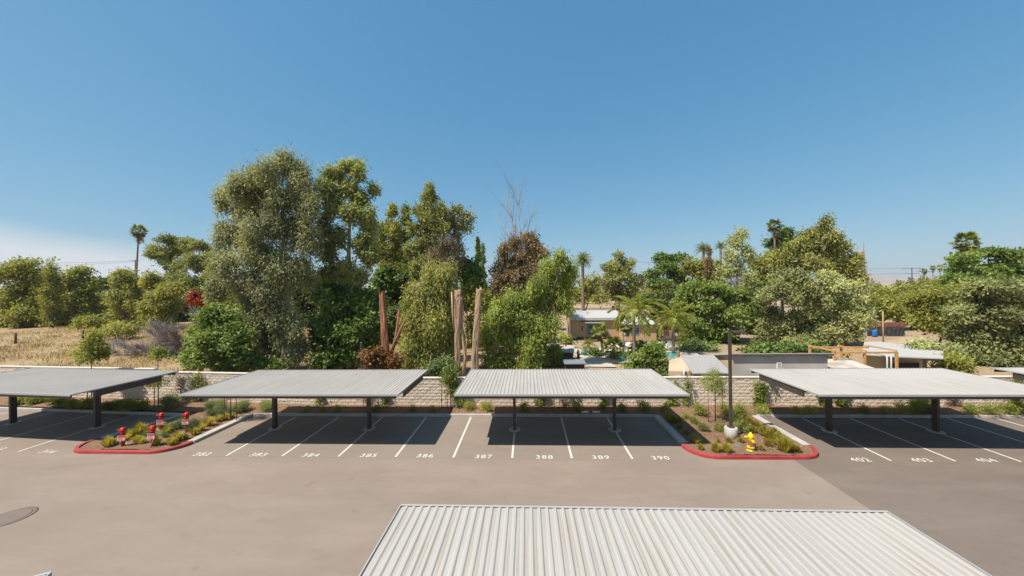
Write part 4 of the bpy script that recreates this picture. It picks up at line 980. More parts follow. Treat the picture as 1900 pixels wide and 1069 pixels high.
hy = thing('fire_hydrant', "yellow fire hydrant with a faded pink collar sign in the right island", 'hydrant', (10.28, 16.98, 0.13))
MB().lathe([(0.17, 0), (0.17, 0.07), (0.115, 0.085), (0.115, 0.16), (0.165, 0.175), (0.165, 0.235), (0.115, 0.25)], 20).build('base_flange', M_YEL, hy)
MB().lathe([(0.112, 0.25), (0.105, 0.62), (0.125, 0.66), (0.125, 0.70), (0.115, 0.74), (0.085, 0.80), (0.045, 0.84), (0.035, 0.845), (0.035, 0.88)], 20).build('barrel', M_YEL, hy)
for a_, r_, ln_, zz in ((-90, 0.075, 0.20, 0.52), (25, 0.058, 0.20, 0.62), (160, 0.055, 0.20, 0.64)):
    dx, dy = math.cos(math.radians(a_)), math.sin(math.radians(a_))
    n_ = MB().tube([(dx * 0.06, dy * 0.06, zz), (dx * ln_ * 0.8, dy * ln_ * 0.8, zz), (dx * ln_ * 0.82, dy * ln_ * 0.82, zz), (dx * ln_ * 1.15, dy * ln_ * 1.15, zz)], [r_ * 0.8, r_ * 0.8, r_, r_ * 0.9], 14).build('outlet', M_YEL, hy)
    MB().tube([(dx * ln_ * 1.15, dy * ln_ * 1.15, zz), (dx * ln_ * 1.3, dy * ln_ * 1.3, zz)], 0.022, 6).build('cap_nut', M_YEL, n_)
MB().box(-0.15, 0.15, -0.150, -0.140, 0.28, 0.44).build('collar_sign', M_PINK, hy)
vb = tag(MB().bev(9.82, 10.02, 17.30, 17.55, 0.14, 0.22, 0.02).build('valve_box', M_TEAL), "small teal valve box beside the yellow hydrant", 'valve box')

def standpipe(label, x, y, h, yaw):
    r_ = thing('fire_standpipe', label, 'standpipe', (x, y, 0.13), yaw, 'red fire department connections in the left island')
    MB().lathe([(0.075, -0.1), (0.075, h - 0.30), (0.10, h - 0.29), (0.10, h - 0.24)], 18).build('pipe', M_FDC, r_)
    hd = MB().lathe([(0.09, h - 0.24), (0.105, h - 0.20), (0.125, h - 0.12), (0.115, h - 0.04), (0.06, h + 0.01)], 18).build('head', M_FDC, r_)
    for a_ in (-60, 180):
        dx, dy = math.cos(math.radians(a_)), math.sin(math.radians(a_))
        MB().tube([(dx * 0.07, dy * 0.07, h - 0.12), (dx * 0.17, dy * 0.17, h - 0.13), (dx * 0.175, dy * 0.175, h - 0.13), (dx * 0.22, dy * 0.22, h - 0.135)], [0.05, 0.05, 0.062, 0.055], 12).build('inlet', M_FDC, hd)
    z0 = h - 0.62
    sg = MB().box(-0.17, 0.17, -0.112, -0.106, z0, z0 + 0.26).build('sign_plate', M_SIGNW, r_)
    MB().box(-0.155, 0.155, -0.1160, -0.1125, z0 + 0.165, z0 + 0.245).build('sign_band', M_SIGNR, sg)
    lt = MB()
    for k in range(3):
        lt.box(-0.13, 0.13 - 0.03 * k, -0.1150, -0.1125, z0 + 0.03 + k * 0.042, z0 + 0.048 + k * 0.042)
    lt.box(-0.05, 0.05, -0.1185, -0.1163, z0 + 0.19, z0 + 0.22)
    lt.build('sign_lettering', M_SIGNR, sg)
    return r_
standpipe("front left red standpipe with sign, nearest the left kerb nose", -20.37, 16.98, 0.98, 0.15)
standpipe("front right red standpipe with sign and a pale strip leaning on it", -18.88, 17.05, 1.05, 0.1)
standpipe("rear left red standpipe with sign, next to the shaded stall", -20.57, 19.05, 0.98, 0.15)
standpipe("rear right red standpipe with sign, nearest the staked tree", -18.85, 18.80, 1.10, 0.1)
tag(MB().bar((-18.86, 16.86, 0.13), (-18.72, 16.93, 0.55), 0.05, 0.02).build('marker_strip', M_SIGNW), "pale strip leaning on the front right standpipe", 'marker')
for k, (x_, lb) in enumerate(((3.44, "left one of two pale irrigation box lids in the middle planter"), (4.15, "right one of two pale irrigation box lids in the middle planter"))):
    ib = thing('irrigation_box', lb, 'utility box', (x_, 22.1, 0.13), 0, 'irrigation boxes in the middle planter')
    MB().bev(-0.24, 0.24, -0.16, 0.16, -0.1, 0.035, 0.008).build('box_rim', M_CONC, ib)
    MB().bev(-0.20, 0.20, -0.12, 0.12, 0.036, 0.048, 0.004).build('lid', M_SIGNW, ib)

# ------------------------------------------------------------------ planter plants
ORD = ['first', 'second', 'third', 'fourth', 'fifth', 'sixth', 'seventh', 'eighth', 'ninth', 'tenth', 'eleventh', 'twelfth', 'thirteenth', 'fourteenth', 'fifteenth',
       'sixteenth', 'seventeenth', 'eighteenth', 'nineteenth', 'twentieth', 'twenty-first', 'twenty-second', 'twenty-third', 'twenty-fourth', 'twenty-fifth', 'twenty-sixth', 'twenty-seventh', 'twenty-eighth', 'twenty-ninth', 'thirtieth']
def dome(seed, n, ln, wd, flat=0.75, lumps=5):
    rg = random.Random(seed)
    lob = [(rg.uniform(-.22, .22), rg.uniform(-.22, .22), 0.18 + rg.uniform(0, .2), rg.uniform(.2, .3), rg.uniform(.18, .28) * flat) for _ in range(lumps)]
    return foliage('foliage', lob, n, ln, wd, 0.0, seed, 6, 0.07, 0.35, 0.35)
def stems(seed, n=7, h=0.35):
    rg = random.Random(seed); mb = MB()
    for k in range(n):
        a_ = rg.uniform(0, 6.28); mb.tube([(0, 0, -0.05), (math.cos(a_) * 0.12, math.sin(a_) * 0.12, h * 0.5), (math.cos(a_) * 0.26, math.sin(a_) * 0.26, h)], [0.012, 0.009, 0.004], 5, False)
    return mb.mesh('stems')
def tuft(seed, n=260, h=0.62, r=0.42):
    rng = np.random.default_rng(seed)
    a_ = rng.uniform(0, 2 * np.pi, n); lean = rng.random(n) ** 0.7
    p = np.stack([np.cos(a_) * 0.10 * lean, np.sin(a_) * 0.10 * lean, np.zeros(n)], 1)
    tip = np.stack([np.cos(a_) * r * lean, np.sin(a_) * r * lean, h * (1 - 0.45 * lean) * rng.uniform(.75, 1.1, n)], 1)
    mid = p + (tip - p) * 0.5 + np.array([0, 0, 0.10])
    s = np.stack([-np.sin(a_), np.cos(a_), np.zeros(n)], 1) * 0.011
    v = np.stack([p - s, p + s, mid + s * 0.8, mid - s * 0.8, tip + s * 0.15, tip - s * 0.15], 1).reshape(-1, 3)
    i = np.arange(n)[:, None] * 6
    q = np.concatenate([i + np.array([[0, 1, 2, 3]]), i + np.array([[3, 2, 4, 5]])])
    return np_mesh('blades', v, q)
PM = {}
def pm(kind, k, fn):
    if (kind, k) not in PM: PM[(kind, k)] = fn()
    return PM[(kind, k)]
STEM = [stems(s) for s in range(3)]
for s_ in STEM: s_.materials.append(B_DARK)
def plant(name, kind, label, cat, group, x, y, z, size, me, mat, rz, stem=True):
    t_ = thing(name, label, cat, (x, y, z), rz, group)
    o = mesh_obj('foliage' if stem else 'blades', me, mat, t_); o.scale = (size, size, size)
    if stem:
        s_ = mesh_obj('stems', STEM[int(x * 7) % 3], B_DARK, t_); s_.scale = (size, size, size)
    return t_
cnt = {}
prng = random.Random(11)
LBL = {
    'shrub': ('small_shrub', 'shrub', "small green shrub along the block wall planter, {} from the left", 'small shrubs along the block wall planter', 'shrub'),
    'islandshrub': ('low_shrub', 'shrub', "low rounded shrub in the light pole island, {} from the left", 'low shrubs in the light pole island', 'shrub'),
    'islandshrubl': ('low_shrub', 'shrub', "low rounded shrub among the red standpipes, {} from the left", 'low shrubs among the red standpipes', 'blueg'),
    'grass': ('grass_clump', 'grass', "yellow-green feather grass clump in the light pole island, {} from the left", 'feather grass clumps in the light pole island', 'grass'),
    'grassl': ('grass_clump', 'grass', "yellow-green feather grass clump among the red standpipes, {} from the left", 'feather grass clumps in the standpipe island', 'grass'),
    'lav': ('lavender_bush', 'bush', "large grey-green lavender-like bush behind the standpipe island, {} from the left", 'grey-green bushes behind the standpipe island', 'lav'),
    'hedge': ('planter_shrub', 'shrub', "leafy shrub in the planter behind the leftmost carport, {} from the left", 'shrubs behind the leftmost carport', 'shrub'),
}
order = {}
for k_ in LBL:
    for n_, p_ in enumerate(sorted([p for p in PLANTS if p[0] == k_], key=lambda p: p[1] / p[2])): order[p_] = n_
for p_ in PLANTS:
    kind, x, y, size = p_
    nm, cat, lb, grp, lf = LBL[kind]
    k = prng.randrange(5)
    if kind in ('grass', 'grassl'):
        me = pm('grass', k, lambda: tuft(k)); sc_ = size * prng.uniform(1.4, 1.75)
        z = 0.14
        plant(nm, kind, lb.format(ORD[order[p_]]), cat, grp, x, y, z, sc_, me, LEAF['grass'], prng.uniform(0, 6), False)
    else:
        big = kind in ('lav',)
        if big: me = pm('lav', k, lambda: dome(40 + k, 5200, 0.055, 0.014, 1.0, 8)); sc_ = size
        elif kind == 'hedge': me = pm('hedge', k, lambda: dome(60 + k, 1500, 0.09, 0.045, 0.9, 6)); sc_ = size * 1.35
        else: me = pm(lf, k, lambda: dome(20 + k, 900, 0.085, 0.035, 0.95, 6)); sc_ = size * 1.35
        plant(nm, kind, lb.format(ORD[order[p_]]), cat, grp, x, y, 0.15, sc_, me, LEAF[lf], prng.uniform(0, 6))

# climbers on the wall
def vine(label, x, z0, h, w, n, mat='vine', y=23.08, stakes=0, seed=0):
    t_ = thing('wall_vine', label, 'climbing plant', (x, y, 0.16), 0, 'climbers on the block wall')
    rg = random.Random(seed + 5)
    lob = [(rg.uniform(-w, w) * 0.5, rg.uniform(-.06, .04), h * (0.1 + 0.85 * k / 7) * rg.uniform(.9, 1.1), w * rg.uniform(.22, .38), h * 0.11) for k in range(8)]
    me = foliage('foliage', lob, n, 0.13, 0.07, 0.35, seed, 6, 0.09, 0.3)
    mesh_obj('foliage', me, LEAF[mat], t_)
    mb = MB()
    for k in range(4):
        mb.tube([(rg.uniform(-.06, .06), 0, -0.1), (rg.uniform(-w, w) * .3, 0, h * .5), (rg.uniform(-w, w) * .5, 0, h * .9)], [0.016, 0.011, 0.005], 5, False)
    mb.build('stems', B_DARK, t_)
    for k in range(stakes):
        xx = -w * 0.6 + k * w * 0.6
        MB().tube([(xx, -0.12, -0.1), (xx + rg.uniform(-.04, .04), -0.10, h * 1.05)], 0.017, 6).build('stake', M_WOODST, t_)
    return t_
vine("slim climber on the wall behind the post between stalls 383 and 384", -13.9, 0, 1.2, 0.30, 300, seed=1)
vine("staked bare climber on the wall behind stall 385", -10.6, 0, 1.3, 0.5, 160, 'twig', stakes=3, seed=2)
vine("leafy climber on the wall right of the post at stall 385", -9.4, 0, 1.35, 0.4, 500, seed=3)
vine("bright climber on the wall just right of the middle carport's left post", 0.85, 0, 1.45, 0.75, 1000, seed=4)
vine("dry thin climber on the wall behind stall 388", 2.25, 0, 1.5, 1.0, 500, 'twig', stakes=1, seed=5)
vine("narrow climber on the wall at the middle carport's right post", 4.85, 0, 1.5, 0.45, 600, seed=6)
vine("leaning climber on the wall beside the middle carport's right end", 9.15, 0, 1.55, 0.45, 900, seed=7)
vine("short-topped climber on the wall above the light pole island", 10.05, 0, 1.85, 0.35, 500, seed=8)
vine("thick bright climber on the wall right of the light pole", 14.75, 0, 1.75, 0.75, 2000, seed=9)
vine("climber on the wall directly behind the right carport's left post", 18.2, 0, 1.5, 0.6, 900, seed=10)
vine("second climber just right of the right carport's left post", 19.6, 0, 1.5, 0.7, 1000, seed=11)
vine("yellow-green climber on the wall left of the right carport's second post", 24.2, 0, 1.4, 0.9, 1100, seed=12)
vine("drooping dry climber on the wall right of the right carport's second post", 26.2, 0, 1.5, 0.9, 700, 'twig', seed=13)
vine("climber on the wall near the right edge", 29.9, 0, 1.7, 0.6, 900, seed=14)
vine("brown netted climber on the wall beside the leftmost carport's end", -24.3, 0, 1.9, 0.9, 500, 'twig', 24.0, seed=15)
vine("green netted climber on the wall between the leftmost carport and standpipes", -22.9, 0, 2.0, 0.9, 900, 'yell', 23.85, seed=16)

# young staked trees
def young_tree(label, x, y, h, lobes, n, mat, stakes=((-.25, 0), (.25, 0)), ln=0.10, wd=0.05, z=0.15, group='young staked trees in the planters'):
    t_ = thing('staked_tree', label, 'tree', (x, y, z), 0, group)
    mb = MB(); mb.tube([(0, 0, -.1), (0.02, 0, h * .5), (0, 0.02, h * .96)], [0.03, 0.024, 0.008], 7)
    for l in lobes: mb.tube([(0, 0, max(.3, l[2] - l[3])), (l[0], l[1], l[2])], [0.012, 0.004], 5, False)
    mb.build('trunk', B_DARK, t_)
    mesh_obj('crown', foliage('crown', lobes, n, ln, wd, 0.25, int(abs(x) * 10), 6, 0.11, 0.3), LEAF[mat], t_)
    for (sx, sy) in stakes:
        MB().tube([(sx, sy, -.1), (sx, sy, min(1.9, h * .72))], 0.025, 7).build('stake', M_WOODST, t_)
    return t_
young_tree("double-staked young tree in the island beside the light pole", 10.40, 20.35, 3.0, [(0, 0, 2.75, .45, .35), (-.3, 0, 2.3, .45, .35), (.35, .1, 2.3, .45, .4), (0, -.1, 1.95, .55, .35), (.5, 0, 1.75, .3, .22), (-.05, .1, 2.5, .5, .4)], 3200, 'shrub', ((-.35, 0.05), (.37, -.05)), 0.10, 0.03)
young_tree("bushy staked tree in the gap between the two centre carports", -5.05, 22.75, 2.9, [(0, 0, 2.45, .35, .35), (.2, -.05, 2.0, .5, .4), (-.25, 0, 1.75, .45, .4), (.35, 0, 1.45, .4, .35), (.1, 0, 1.0, .4, .35), (.4, 0, .55, .45, .3)], 2600, 'vine', ((-.55, -.1), (-.2, -.1)), 0.13, 0.06)
young_tree("tall young tree with lime leaves behind the leftmost carport roof", -30.2, 23.3, 5.2, [(0, 0, 4.9, .35, .45), (-.1, 0, 4.3, .6, .45), (.35, .1, 3.9, .65, .4), (-.45, 0, 3.8, .5, .35), (.1, 0, 3.4, .75, .4), (.5, 0, 3.4, .5, .35)], 2600, 'yell', ((-.3, 0), (.3, 0)), 0.20, 0.10)
young_tree("slim young tree right behind the leftmost carport's end", -24.95, 22.9, 4.1, [(0, 0, 3.8, .4, .3), (.25, 0, 3.5, .35, .25), (-.2, 0, 3.4, .35, .25), (0, 0, 2.0, .35, .3), (.35, 0, 1.7, .3, .25), (-.35, 0, 1.6, .3, .25)], 1300, 'vine', ((-.2, -.05),), 0.15, 0.08)
young_tree("multi-staked young tree under the left-of-centre carport's near left corner", -17.9, 20.6, 2.5, [(0, 0, 2.0, .55, .4), (-.4, 0, 1.75, .5, .35), (.4, 0, 1.85, .5, .35), (0, .1, 1.55, .6, .3)], 2400, 'shrub', ((-.3, -.1), (.35, 0)), 0.09, 0.035)

# ------------------------------------------------------------------ trees (each its own trunk and crown)
SPEC = {  # leaf material, bark, leaf length px, width px, droop, per, spread px, shell, density, trunk radius factor, hang
    'euc':      ('euc', B_EUC, 6.2, 1.8, 0.9, 12, 5.0, .45, 0.95, .017, 1.8),
    'eucb':     ('eucb', B_EUC, 7.0, 2.4, 0.6, 12, 4.5, .30, 1.0, .017, 1.2),
    'euc2':     ('euc', B_EUC, 5.5, 2.0, 0.5, 10, 4.0, .25, 0.8, .018, 1.2),
    'broad':    ('broad', B_DARK, 6.0, 3.4, 0.4, 10, 5.0, .45, 1.0, .02, .8),
    'dark':     ('dark', B_DARK, 7.0, 4.0, 0.4, 10, 5.0, .40, 0.9, .02, .8),
    'darkfar':  ('dark', B_DARK, 4.5, 2.8, 0.2, 10, 3.2, .35, 1.1, .02, .8),
    'conif':    ('conif', B_DARK, 5.0, 1.6, -.2, 10, 3.2, .30, 1.2, .02, 1.2),
    'pine':     ('pine', B_DARK, 5.0, 1.7, -.3, 12, 3.0, .35, 1.3, .02, .8),
    'weep':     ('weep', B_DARK, 6.8, 1.6, 1.3, 14, 4.6, .30, 1.3, .02, 2.6),
    'cyp':      ('dark', B_DARK, 3.5, 1.5, -.8, 8, 1.0, .40, 2.5, .012, 1.5),
    'column':   ('brown', B_DARK, 3.5, 1.6, -.3, 8, 1.2, .40, 2.0, .012, 1.5),
    'brown':    ('brown', B_EUC, 5.5, 1.9, 0.5, 12, 4.0, .30, 0.85, .014, 1.2),
    'pepper':   ('pepper', B_DARK, 6.3, 1.9, 1.0, 12, 4.8, .35, 1.1, .022, 1.8),
    'jac':      ('broad', B_DARK, 6.0, 3.0, 0.2, 10, 4.2, .35, 1.0, .022, .7),
    'yell':     ('yell', B_DARK, 5.5, 2.2, 0.3, 10, 4.0, .35, 1.0, .02, 1.0),
    'silver':   ('silver', B_EUC, 4.5, 1.6, 0.4, 10, 3.5, .25, 0.8, .016, 1.2),
    'cas':      ('conif', B_EUC, 5.5, 1.8, 0.4, 10, 4.0, .30, 1.0, .016, 1.2),
    'olive':    ('olive', B_DARK, 5.0, 1.8, 0.1, 12, 3.6, .40, 1.15, .022, .8),
    'olive2':   ('silver', B_DARK, 5.0, 1.8, 0.0, 12, 3.6, .40, 1.1, .022, .8),
    'far':      ('yell', B_DARK, 4.0, 2.2, 0.1, 10, 3.0, .40, 1.1, .02, .8),
    'green2':   ('broad', B_DARK, 6.0, 2.8, 0.2, 10, 4.2, .35, 0.9, .02, .6),
    'grey':     ('grey', B_DARK, 6.0, 2.4, 0.2, 10, 4.5, .35, 0.95, .02, .9),
    'sparse':   ('silver', B_EUC, 6.0, 2.4, 0.2, 8, 4.0, .20, 0.30, .014, .8),
    'pepperfar': ('yell', B_DARK, 5.0, 2.2, 0.5, 10, 3.8, .35, 1.05, .02, 1.1),
    'olivebrown': ('weep', B_DARK, 4.8, 1.9, 0.4, 10, 3.6, .35, 1.1, .02, 1.1),
    'boug':     ('red', B_GREY, 4.5, 3.0, 0.2, 10, 3.0, .30, 1.1, .02, .8),
    'rust':     ('rust', B_GREY, 6.0, 3.0, 0.3, 10, 4.5, .30, 0.7, .016, 1.0),
    'bluegreen': ('blueg', B_DARK, 5.5, 2.6, 0.0, 10, 3.8, .35, 1.0, .02, .8),
    'backfill': ('yell', B_DARK, 5.0, 2.6, 0.3, 10, 4.0, .35, 0.75, .02, 1.0),
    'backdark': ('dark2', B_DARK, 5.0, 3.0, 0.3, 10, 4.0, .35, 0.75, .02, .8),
    'twig':     ('twig', B_GREY, 5.5, 1.4, 0.0, 10, 4.0, .20, 0.8, .016, 1.0),
}
GRP = {'far': 'trees of the middle distance'}
for n_, (kind, x, y, z, label, area, lobes) in enumerate(TREES):
    lf, bk, ln, wd, droop, per, spread, shell, dens, tr, hang = SPEC[kind]
    k = y / 660.0
    top = max(lobes, key=lambda l: l[2] + l[4] * 0.5)
    h = max(1.0, top[2])
    shrubby = any(w_ in label for w_ in ('bush', 'shrub', 'scrub', 'undergrowth', 'bougainvillea', 'sapling'))
    t_ = thing('bush' if shrubby else 'tree', label, 'bush' if shrubby else 'tree', (x, y, z))
    r0 = max(0.05, h * tr)
    trunk_mesh(lobes, h, r0, n_, (top[0], top[1], h), min(14, len(lobes))).build('trunk', bk, t_)
    nl = int(area * dens * 1.5)
    mesh_obj('crown', foliage('crown', lobes, nl, ln * k * 1.0, wd * k * 1.2, droop, 100 + n_, per, spread * k, shell, 0.0, hang, fill=1.0 if shrubby or kind in ('cyp', 'column', 'backfill', 'backdark') else 0.9), LEAF[lf], t_)

# shaved stumps and dead trunks
def stump(label, x, y, segs, mat, branches=(), name='tree_stump', z=0.0):
    t_ = thing(name, label, 'tree trunk', (x, y, z))
    rg = random.Random(int(abs(x) * 10))
    pts = [Vector(p[:3]) for p in segs]; rad = [p[3] for p in segs]
    # lumpy column
    mb = MB(); n = 12; rings = []
    K = 14
    for i in range(K + 1):
        f = i / K * (len(pts) - 1); a = min(int(f), len(pts) - 2); u_ = f - a
        c = pts[a].lerp(pts[a + 1], u_); r_ = rad[a] * (1 - u_) + rad[a + 1] * u_
        for q_ in range(n):
            an = 2 * math.pi * q_ / n
            rr = r_ * 0.84 * (1 + 0.18 * math.sin(3 * an + 1.3 + i * .2) + rg.uniform(-.14, .14))
            mb.v.append((c.x + rr * math.cos(an), c.y + rr * math.sin(an), c.z + (rg.uniform(-.25, .35) if i == K else 0)))
    for i in range(K):
        for q_ in range(n):
            mb.f.append((i * n + q_, i * n + (q_ + 1) % n, (i + 1) * n + (q_ + 1) % n, (i + 1) * n + q_)); mb.s.append(False)
    mb.f.append(tuple(K * n + q_ for q_ in range(n))); mb.s.append(False)
    mb.build('stem', mat, t_)
    for k_ in range(6):
        a_ = rg.uniform(0, 6.28); q_ = rg.uniform(.35, .9); i_ = min(int(q_ * (len(pts) - 1)), len(pts) - 2); u_ = q_ * (len(pts) - 1) - i_
        c_ = pts[i_].lerp(pts[i_ + 1], u_); r_ = (rad[i_] * (1 - u_) + rad[i_ + 1] * u_) * .95; L_ = rg.uniform(.6, 1.6)
        e_ = Vector((math.cos(a_), math.sin(a_), 0))
        MB().bar(c_ + e_ * r_, c_ + e_ * (r_ + rg.uniform(.05, .18)) - Vector((0, 0, L_)), rg.uniform(.04, .09), .015).build('bark_strip', mat, t_)
    for br in branches:
        MB().tube([Vector(p[:3]) for p in br], [p[3] for p in br], 7).build('branch', mat, t_)
    return t_
stump("red-brown shaved trunk with a sawn top, leftmost of the bare trunks", -11.31, 28, [(0, 0, -.2, .38), (-.05, 0, 3, .32), (-.31, 0, 7.5, .27)], B_RED,
      [[(.25, 0, 2.2, .13), (.75, .1, 4.2, .10), (1.0, .1, 6.2, .06)], [(.3, -.1, 2.6, .15), (1.2, -.2, 4.6, .11), (1.7, -.2, 5.7, .05)]])
stump("shredded pale trunk with splintered crown, middle of the bare trunks", -5.58, 28, [(0, 0, -.2, .30), (-.05, 0, 4, .24), (.13, 0, 7.0, .34), (.1, 0, 7.5, .32)], B_PALE,
      [[(-.25, -.1, 4.5, .10), (-.35, -.1, 6.2, .09), (-.40, -.1, 7.6, .06)], [(.3, 0, 0, .17), (.6, 0, 2.4, .13), (.35, .1, 4.4, .12), (.45, 0, 7.3, .05)], [(.55, -.05, 2.0, .08), (.75, 0, 3.8, .07), (.45, 0, 5.2, .04)]])
stump("tall clean pale trunk, rightmost of the bare trunks", -4.29, 28, [(0, 0, -.2, .40), (.05, 0, 3.0, .28), (.35, 0, 6.0, .25), (.48, 0, 7.75, .24)], B_PALE,
      [[(.4, 0, 5.2, .05), (.75, -.1, 5.22, .045), (1.0, -.1, 5.25, .04)], [(.2, 0, 2.6, .05), (.7, 0, 1.9, .03)]])
stump("lone dead snag rising above the right-hand trees", 63.5, 70, [(0.1, 0, -.2, .36), (0, 0, 9, .30), (-.1, 0, 13.0, .22), (.05, 0, 15.3, .06)], B_PALE, [[(-.1, 0, 12.2, .2), (-.5, 0, 13.2, .14), (-.3, 0, 14.2, .06)]], 'dead_tree')
tag(MB().bev(-13.44, -13.30, 27.9, 28.04, -0.1, 3.65, 0.02).build('metal_post', M_BRONZE), "slim dark steel post behind the wall left of the red-brown trunk", 'post')

def twigs(label, name, x, y, z, pts, mat, seed, n=8, cat='dead tree', kids=4):
    t_ = thing(name, label, cat, (x, y, z)); rg = random.Random(seed); mb = MB(); tw = MB()
    for (a, e, r_) in pts:
        a, e = Vector(a), Vector(e); L = (e - a).length
        P = [a]
        for k in range(1, 5): P.append(a.lerp(e, k / 4) + Vector((rg.uniform(-1, 1), rg.uniform(-1, 1), rg.uniform(-.5, .8))) * L * 0.05)
        mb.tube(P, [r_ * (1 - .2 * k) for k in range(5)], 6, False)
        for k in range(n):
            s_ = P[rg.randrange(1, 5)]; d_ = (e - a).normalized() * 0.7 + Vector((rg.uniform(-1, 1), rg.uniform(-1, 1), rg.uniform(-.4, 1))) * 0.7
            q1 = s_ + d_ * L * rg.uniform(.12, .4)
            tw.tube([s_, q1], [r_ * .38, r_ * .16], 4, False)
            for j in range(kids):
                s2 = s_.lerp(q1, rg.uniform(.3, 1)); tw.tube([s2, s2 + (d_ + Vector((rg.uniform(-1, 1), rg.uniform(-1, 1), rg.uniform(-.6, .8)))) * L * rg.uniform(.06, .2)], [r_ * .19, r_ * .09], 3, False)
    mb.build('branches', mat, t_); tw.build('twigs', mat, t_)
    return t_
twigs("bare leafless tree top above the brown drying eucalyptus", 'dead_tree', -1.5, 51, 0,
      [((0, 0, 0), (-.2, 0, 13.5), .22), ((-.1, 0, 10.5), (-1.0, .2, 20.0), .12), ((-.1, 0, 11), (.8, 0, 19.8), .12), ((0, 0, 11), (2.2, .3, 18.2), .10), ((-.1, 0, 10), (-1.8, -.2, 16.5), .09), ((0, 0, 12), (.2, -.3, 19.4), .09), ((.5, 0, 12), (2.8, 0, 16.6), .07)], B_GREY, 4, 7)
DB = [((0, 0, .1), (-2.6, .3, 2.2), .11), ((.3, 0, .2), (2.2, -.5, 2.5), .09), ((0, .2, .2), (-3.4, 0, .9), .08), ((.2, 0, .2), (.6, -1.4, 2.6), .08), ((0, 0, .2), (-1.2, -1.0, 2.9), .08), ((.5, 0, .2), (3.0, .6, 1.4), .08), ((0, 0, .4), (1.4, .8, 3.4), .10), ((1.2, 0, .4), (2.6, 1.0, 3.2), .07)]
twigs("big tangle of grey dead brush at the right of the dry field", 'dead_brush', -38.6, 38, 0.7, DB, B_GREY, 7, 80, 'brush', 11)
twigs("low spread of dead branches left of the big grey brush tangle", 'dead_brush', -43.2, 38.5, 0.7, [(Vector(a) * 0.8, Vector((e[0] * 1.2, e[1], e[2] * .45)), r_) for a, e, r_ in DB[:6]], B_GREY, 9, 36, 'brush', 7)
twigs("leaning dead grey branch under the scarlet bougainvillea", 'dead_branch', -36.8, 41, 1.0, [((0, 0, 0), (-1.8, 0, 4.0), .14), ((-1.2, 0, 2.8), (-3.6, .3, 4.4), .09), ((-1, 0, 2.5), (1.0, 0, 3.6), .06)], B_GREY, 12, 10, 'branch', 5)

# wood chips strewn over the planter beds
rg = np.random.default_rng(31); n = 9000
cx = np.concatenate([rg.uniform(-17, 34, n // 2), rg.uniform(7.9, 13.0, n // 4), rg.uniform(-22, -17.9, n // 4)])
cy = np.concatenate([rg.uniform(21.82, 23.05, n // 2), rg.uniform(16.9, 21.8, n // 4), rg.uniform(17.0, 22.6, n // 4)])
n = len(cx)
cz = np.where(cy > 21.8, 0.135 + 0.09 * smooth(21.8, 23.2, cy), np.where(cx > 0, 0.125 + 0.07 * np.exp(-((cx - 10.4) / 1.8) ** 2), 0.125 + 0.07 * np.exp(-((cx + 20) / 1.5) ** 2))) + 0.012
d = rg.normal(size=(n, 3)); d[:, 2] *= 0.22; d = unit(d)
v = leaf_quads(np.stack([cx, cy, cz], 1), d, rg.uniform(.05, .15, n), rg.uniform(.03, .07, n), rg, np.array([[0, 0, 1.0]]) + rg.normal(size=(n, 3)) * .25)
tag(mesh_obj('mulch_chips', np_mesh('mulch_chips', v, np.arange(n * 4).reshape(n, 4)), LEAF['chips']), "brown wood chip mulch strewn over the planter beds", 'mulch', kind='stuff')

# ------------------------------------------------------------------ palms
def feather(seed, L=3.2, nl=46, ll=0.85, sag=1.35, lw=0.085):
    """one arching feather frond growing along +x from the origin"""
    rng = np.random.default_rng(seed)
    t_ = np.linspace(0, 1, 9)
    rx = L * (t_ - 0.16 * t_ ** 3 * sag); rz = L * (0.34 * t_ - (0.62 * sag) * t_ ** 2.1)
    mb = MB(); mb.tube([(a, 0, c) for a, c in zip(rx, rz)], [0.03 * (1 - 0.85 * k) + 0.004 for k in t_], 5, False)
    f = np.repeat(np.linspace(0.14, 1.0, nl), 2); sd = np.tile([-1, 1], nl)
    px_ = np.interp(f, t_, rx); pz = np.interp(f, t_, rz)
    p = np.stack([px_, np.zeros_like(px_), pz], 1)
    d = unit(np.stack([np.full_like(f, 0.45), sd * 0.75, -0.35 - 0.45 * sag * rng.random(len(f))], 1) + rng.normal(size=(len(f), 3)) * 0.08)
    v = leaf_quads(p, d, ll * (1.05 - 0.6 * np.abs(f - 0.45)), np.full(len(f), lw), rng)
    mb.add(v.tolist(), np.arange(len(v)).reshape(-1, 4).tolist())
    return mb.mesh('frond')
def fan(seed, L=0.9, R=0.75, n=18, lw=0.09):
    """one fan leaf on a stalk growing along +x"""
    rng = np.random.default_rng(seed)
    mb = MB(); mb.tube([(0, 0, 0), (L * .6, 0, L * .12), (L, 0, 0.0)], [0.018, 0.014, 0.010], 5, False)
    a_ = np.radians(np.linspace(-125, 125, n))
    d = np.stack([np.cos(a_), np.sin(a_), -0.25 - 0.25 * np.abs(np.sin(a_))], 1)
    d = unit(d + rng.normal(size=d.shape) * 0.05)
    v = leaf_quads(np.repeat([[L, 0, 0]], n, 0).astype(float), d, R * (1 - 0.25 * np.abs(a_) / 2.2), np.full(n, lw), rng)
    # lay the blades flat in the fan's plane
    for i in range(n):
        s = np.cross(d[i], [0, 0, 1.0]); s /= np.linalg.norm(s)
        c = v[i * 4] + d[i] * R * 0.5
        v[i * 4 + 1] = c + s * lw; v[i * 4 + 3] = c - s * lw
    mb.add(v.tolist(), np.arange(len(v)).reshape(-1, 4).tolist())
    return mb.mesh('frond')
FR = {}
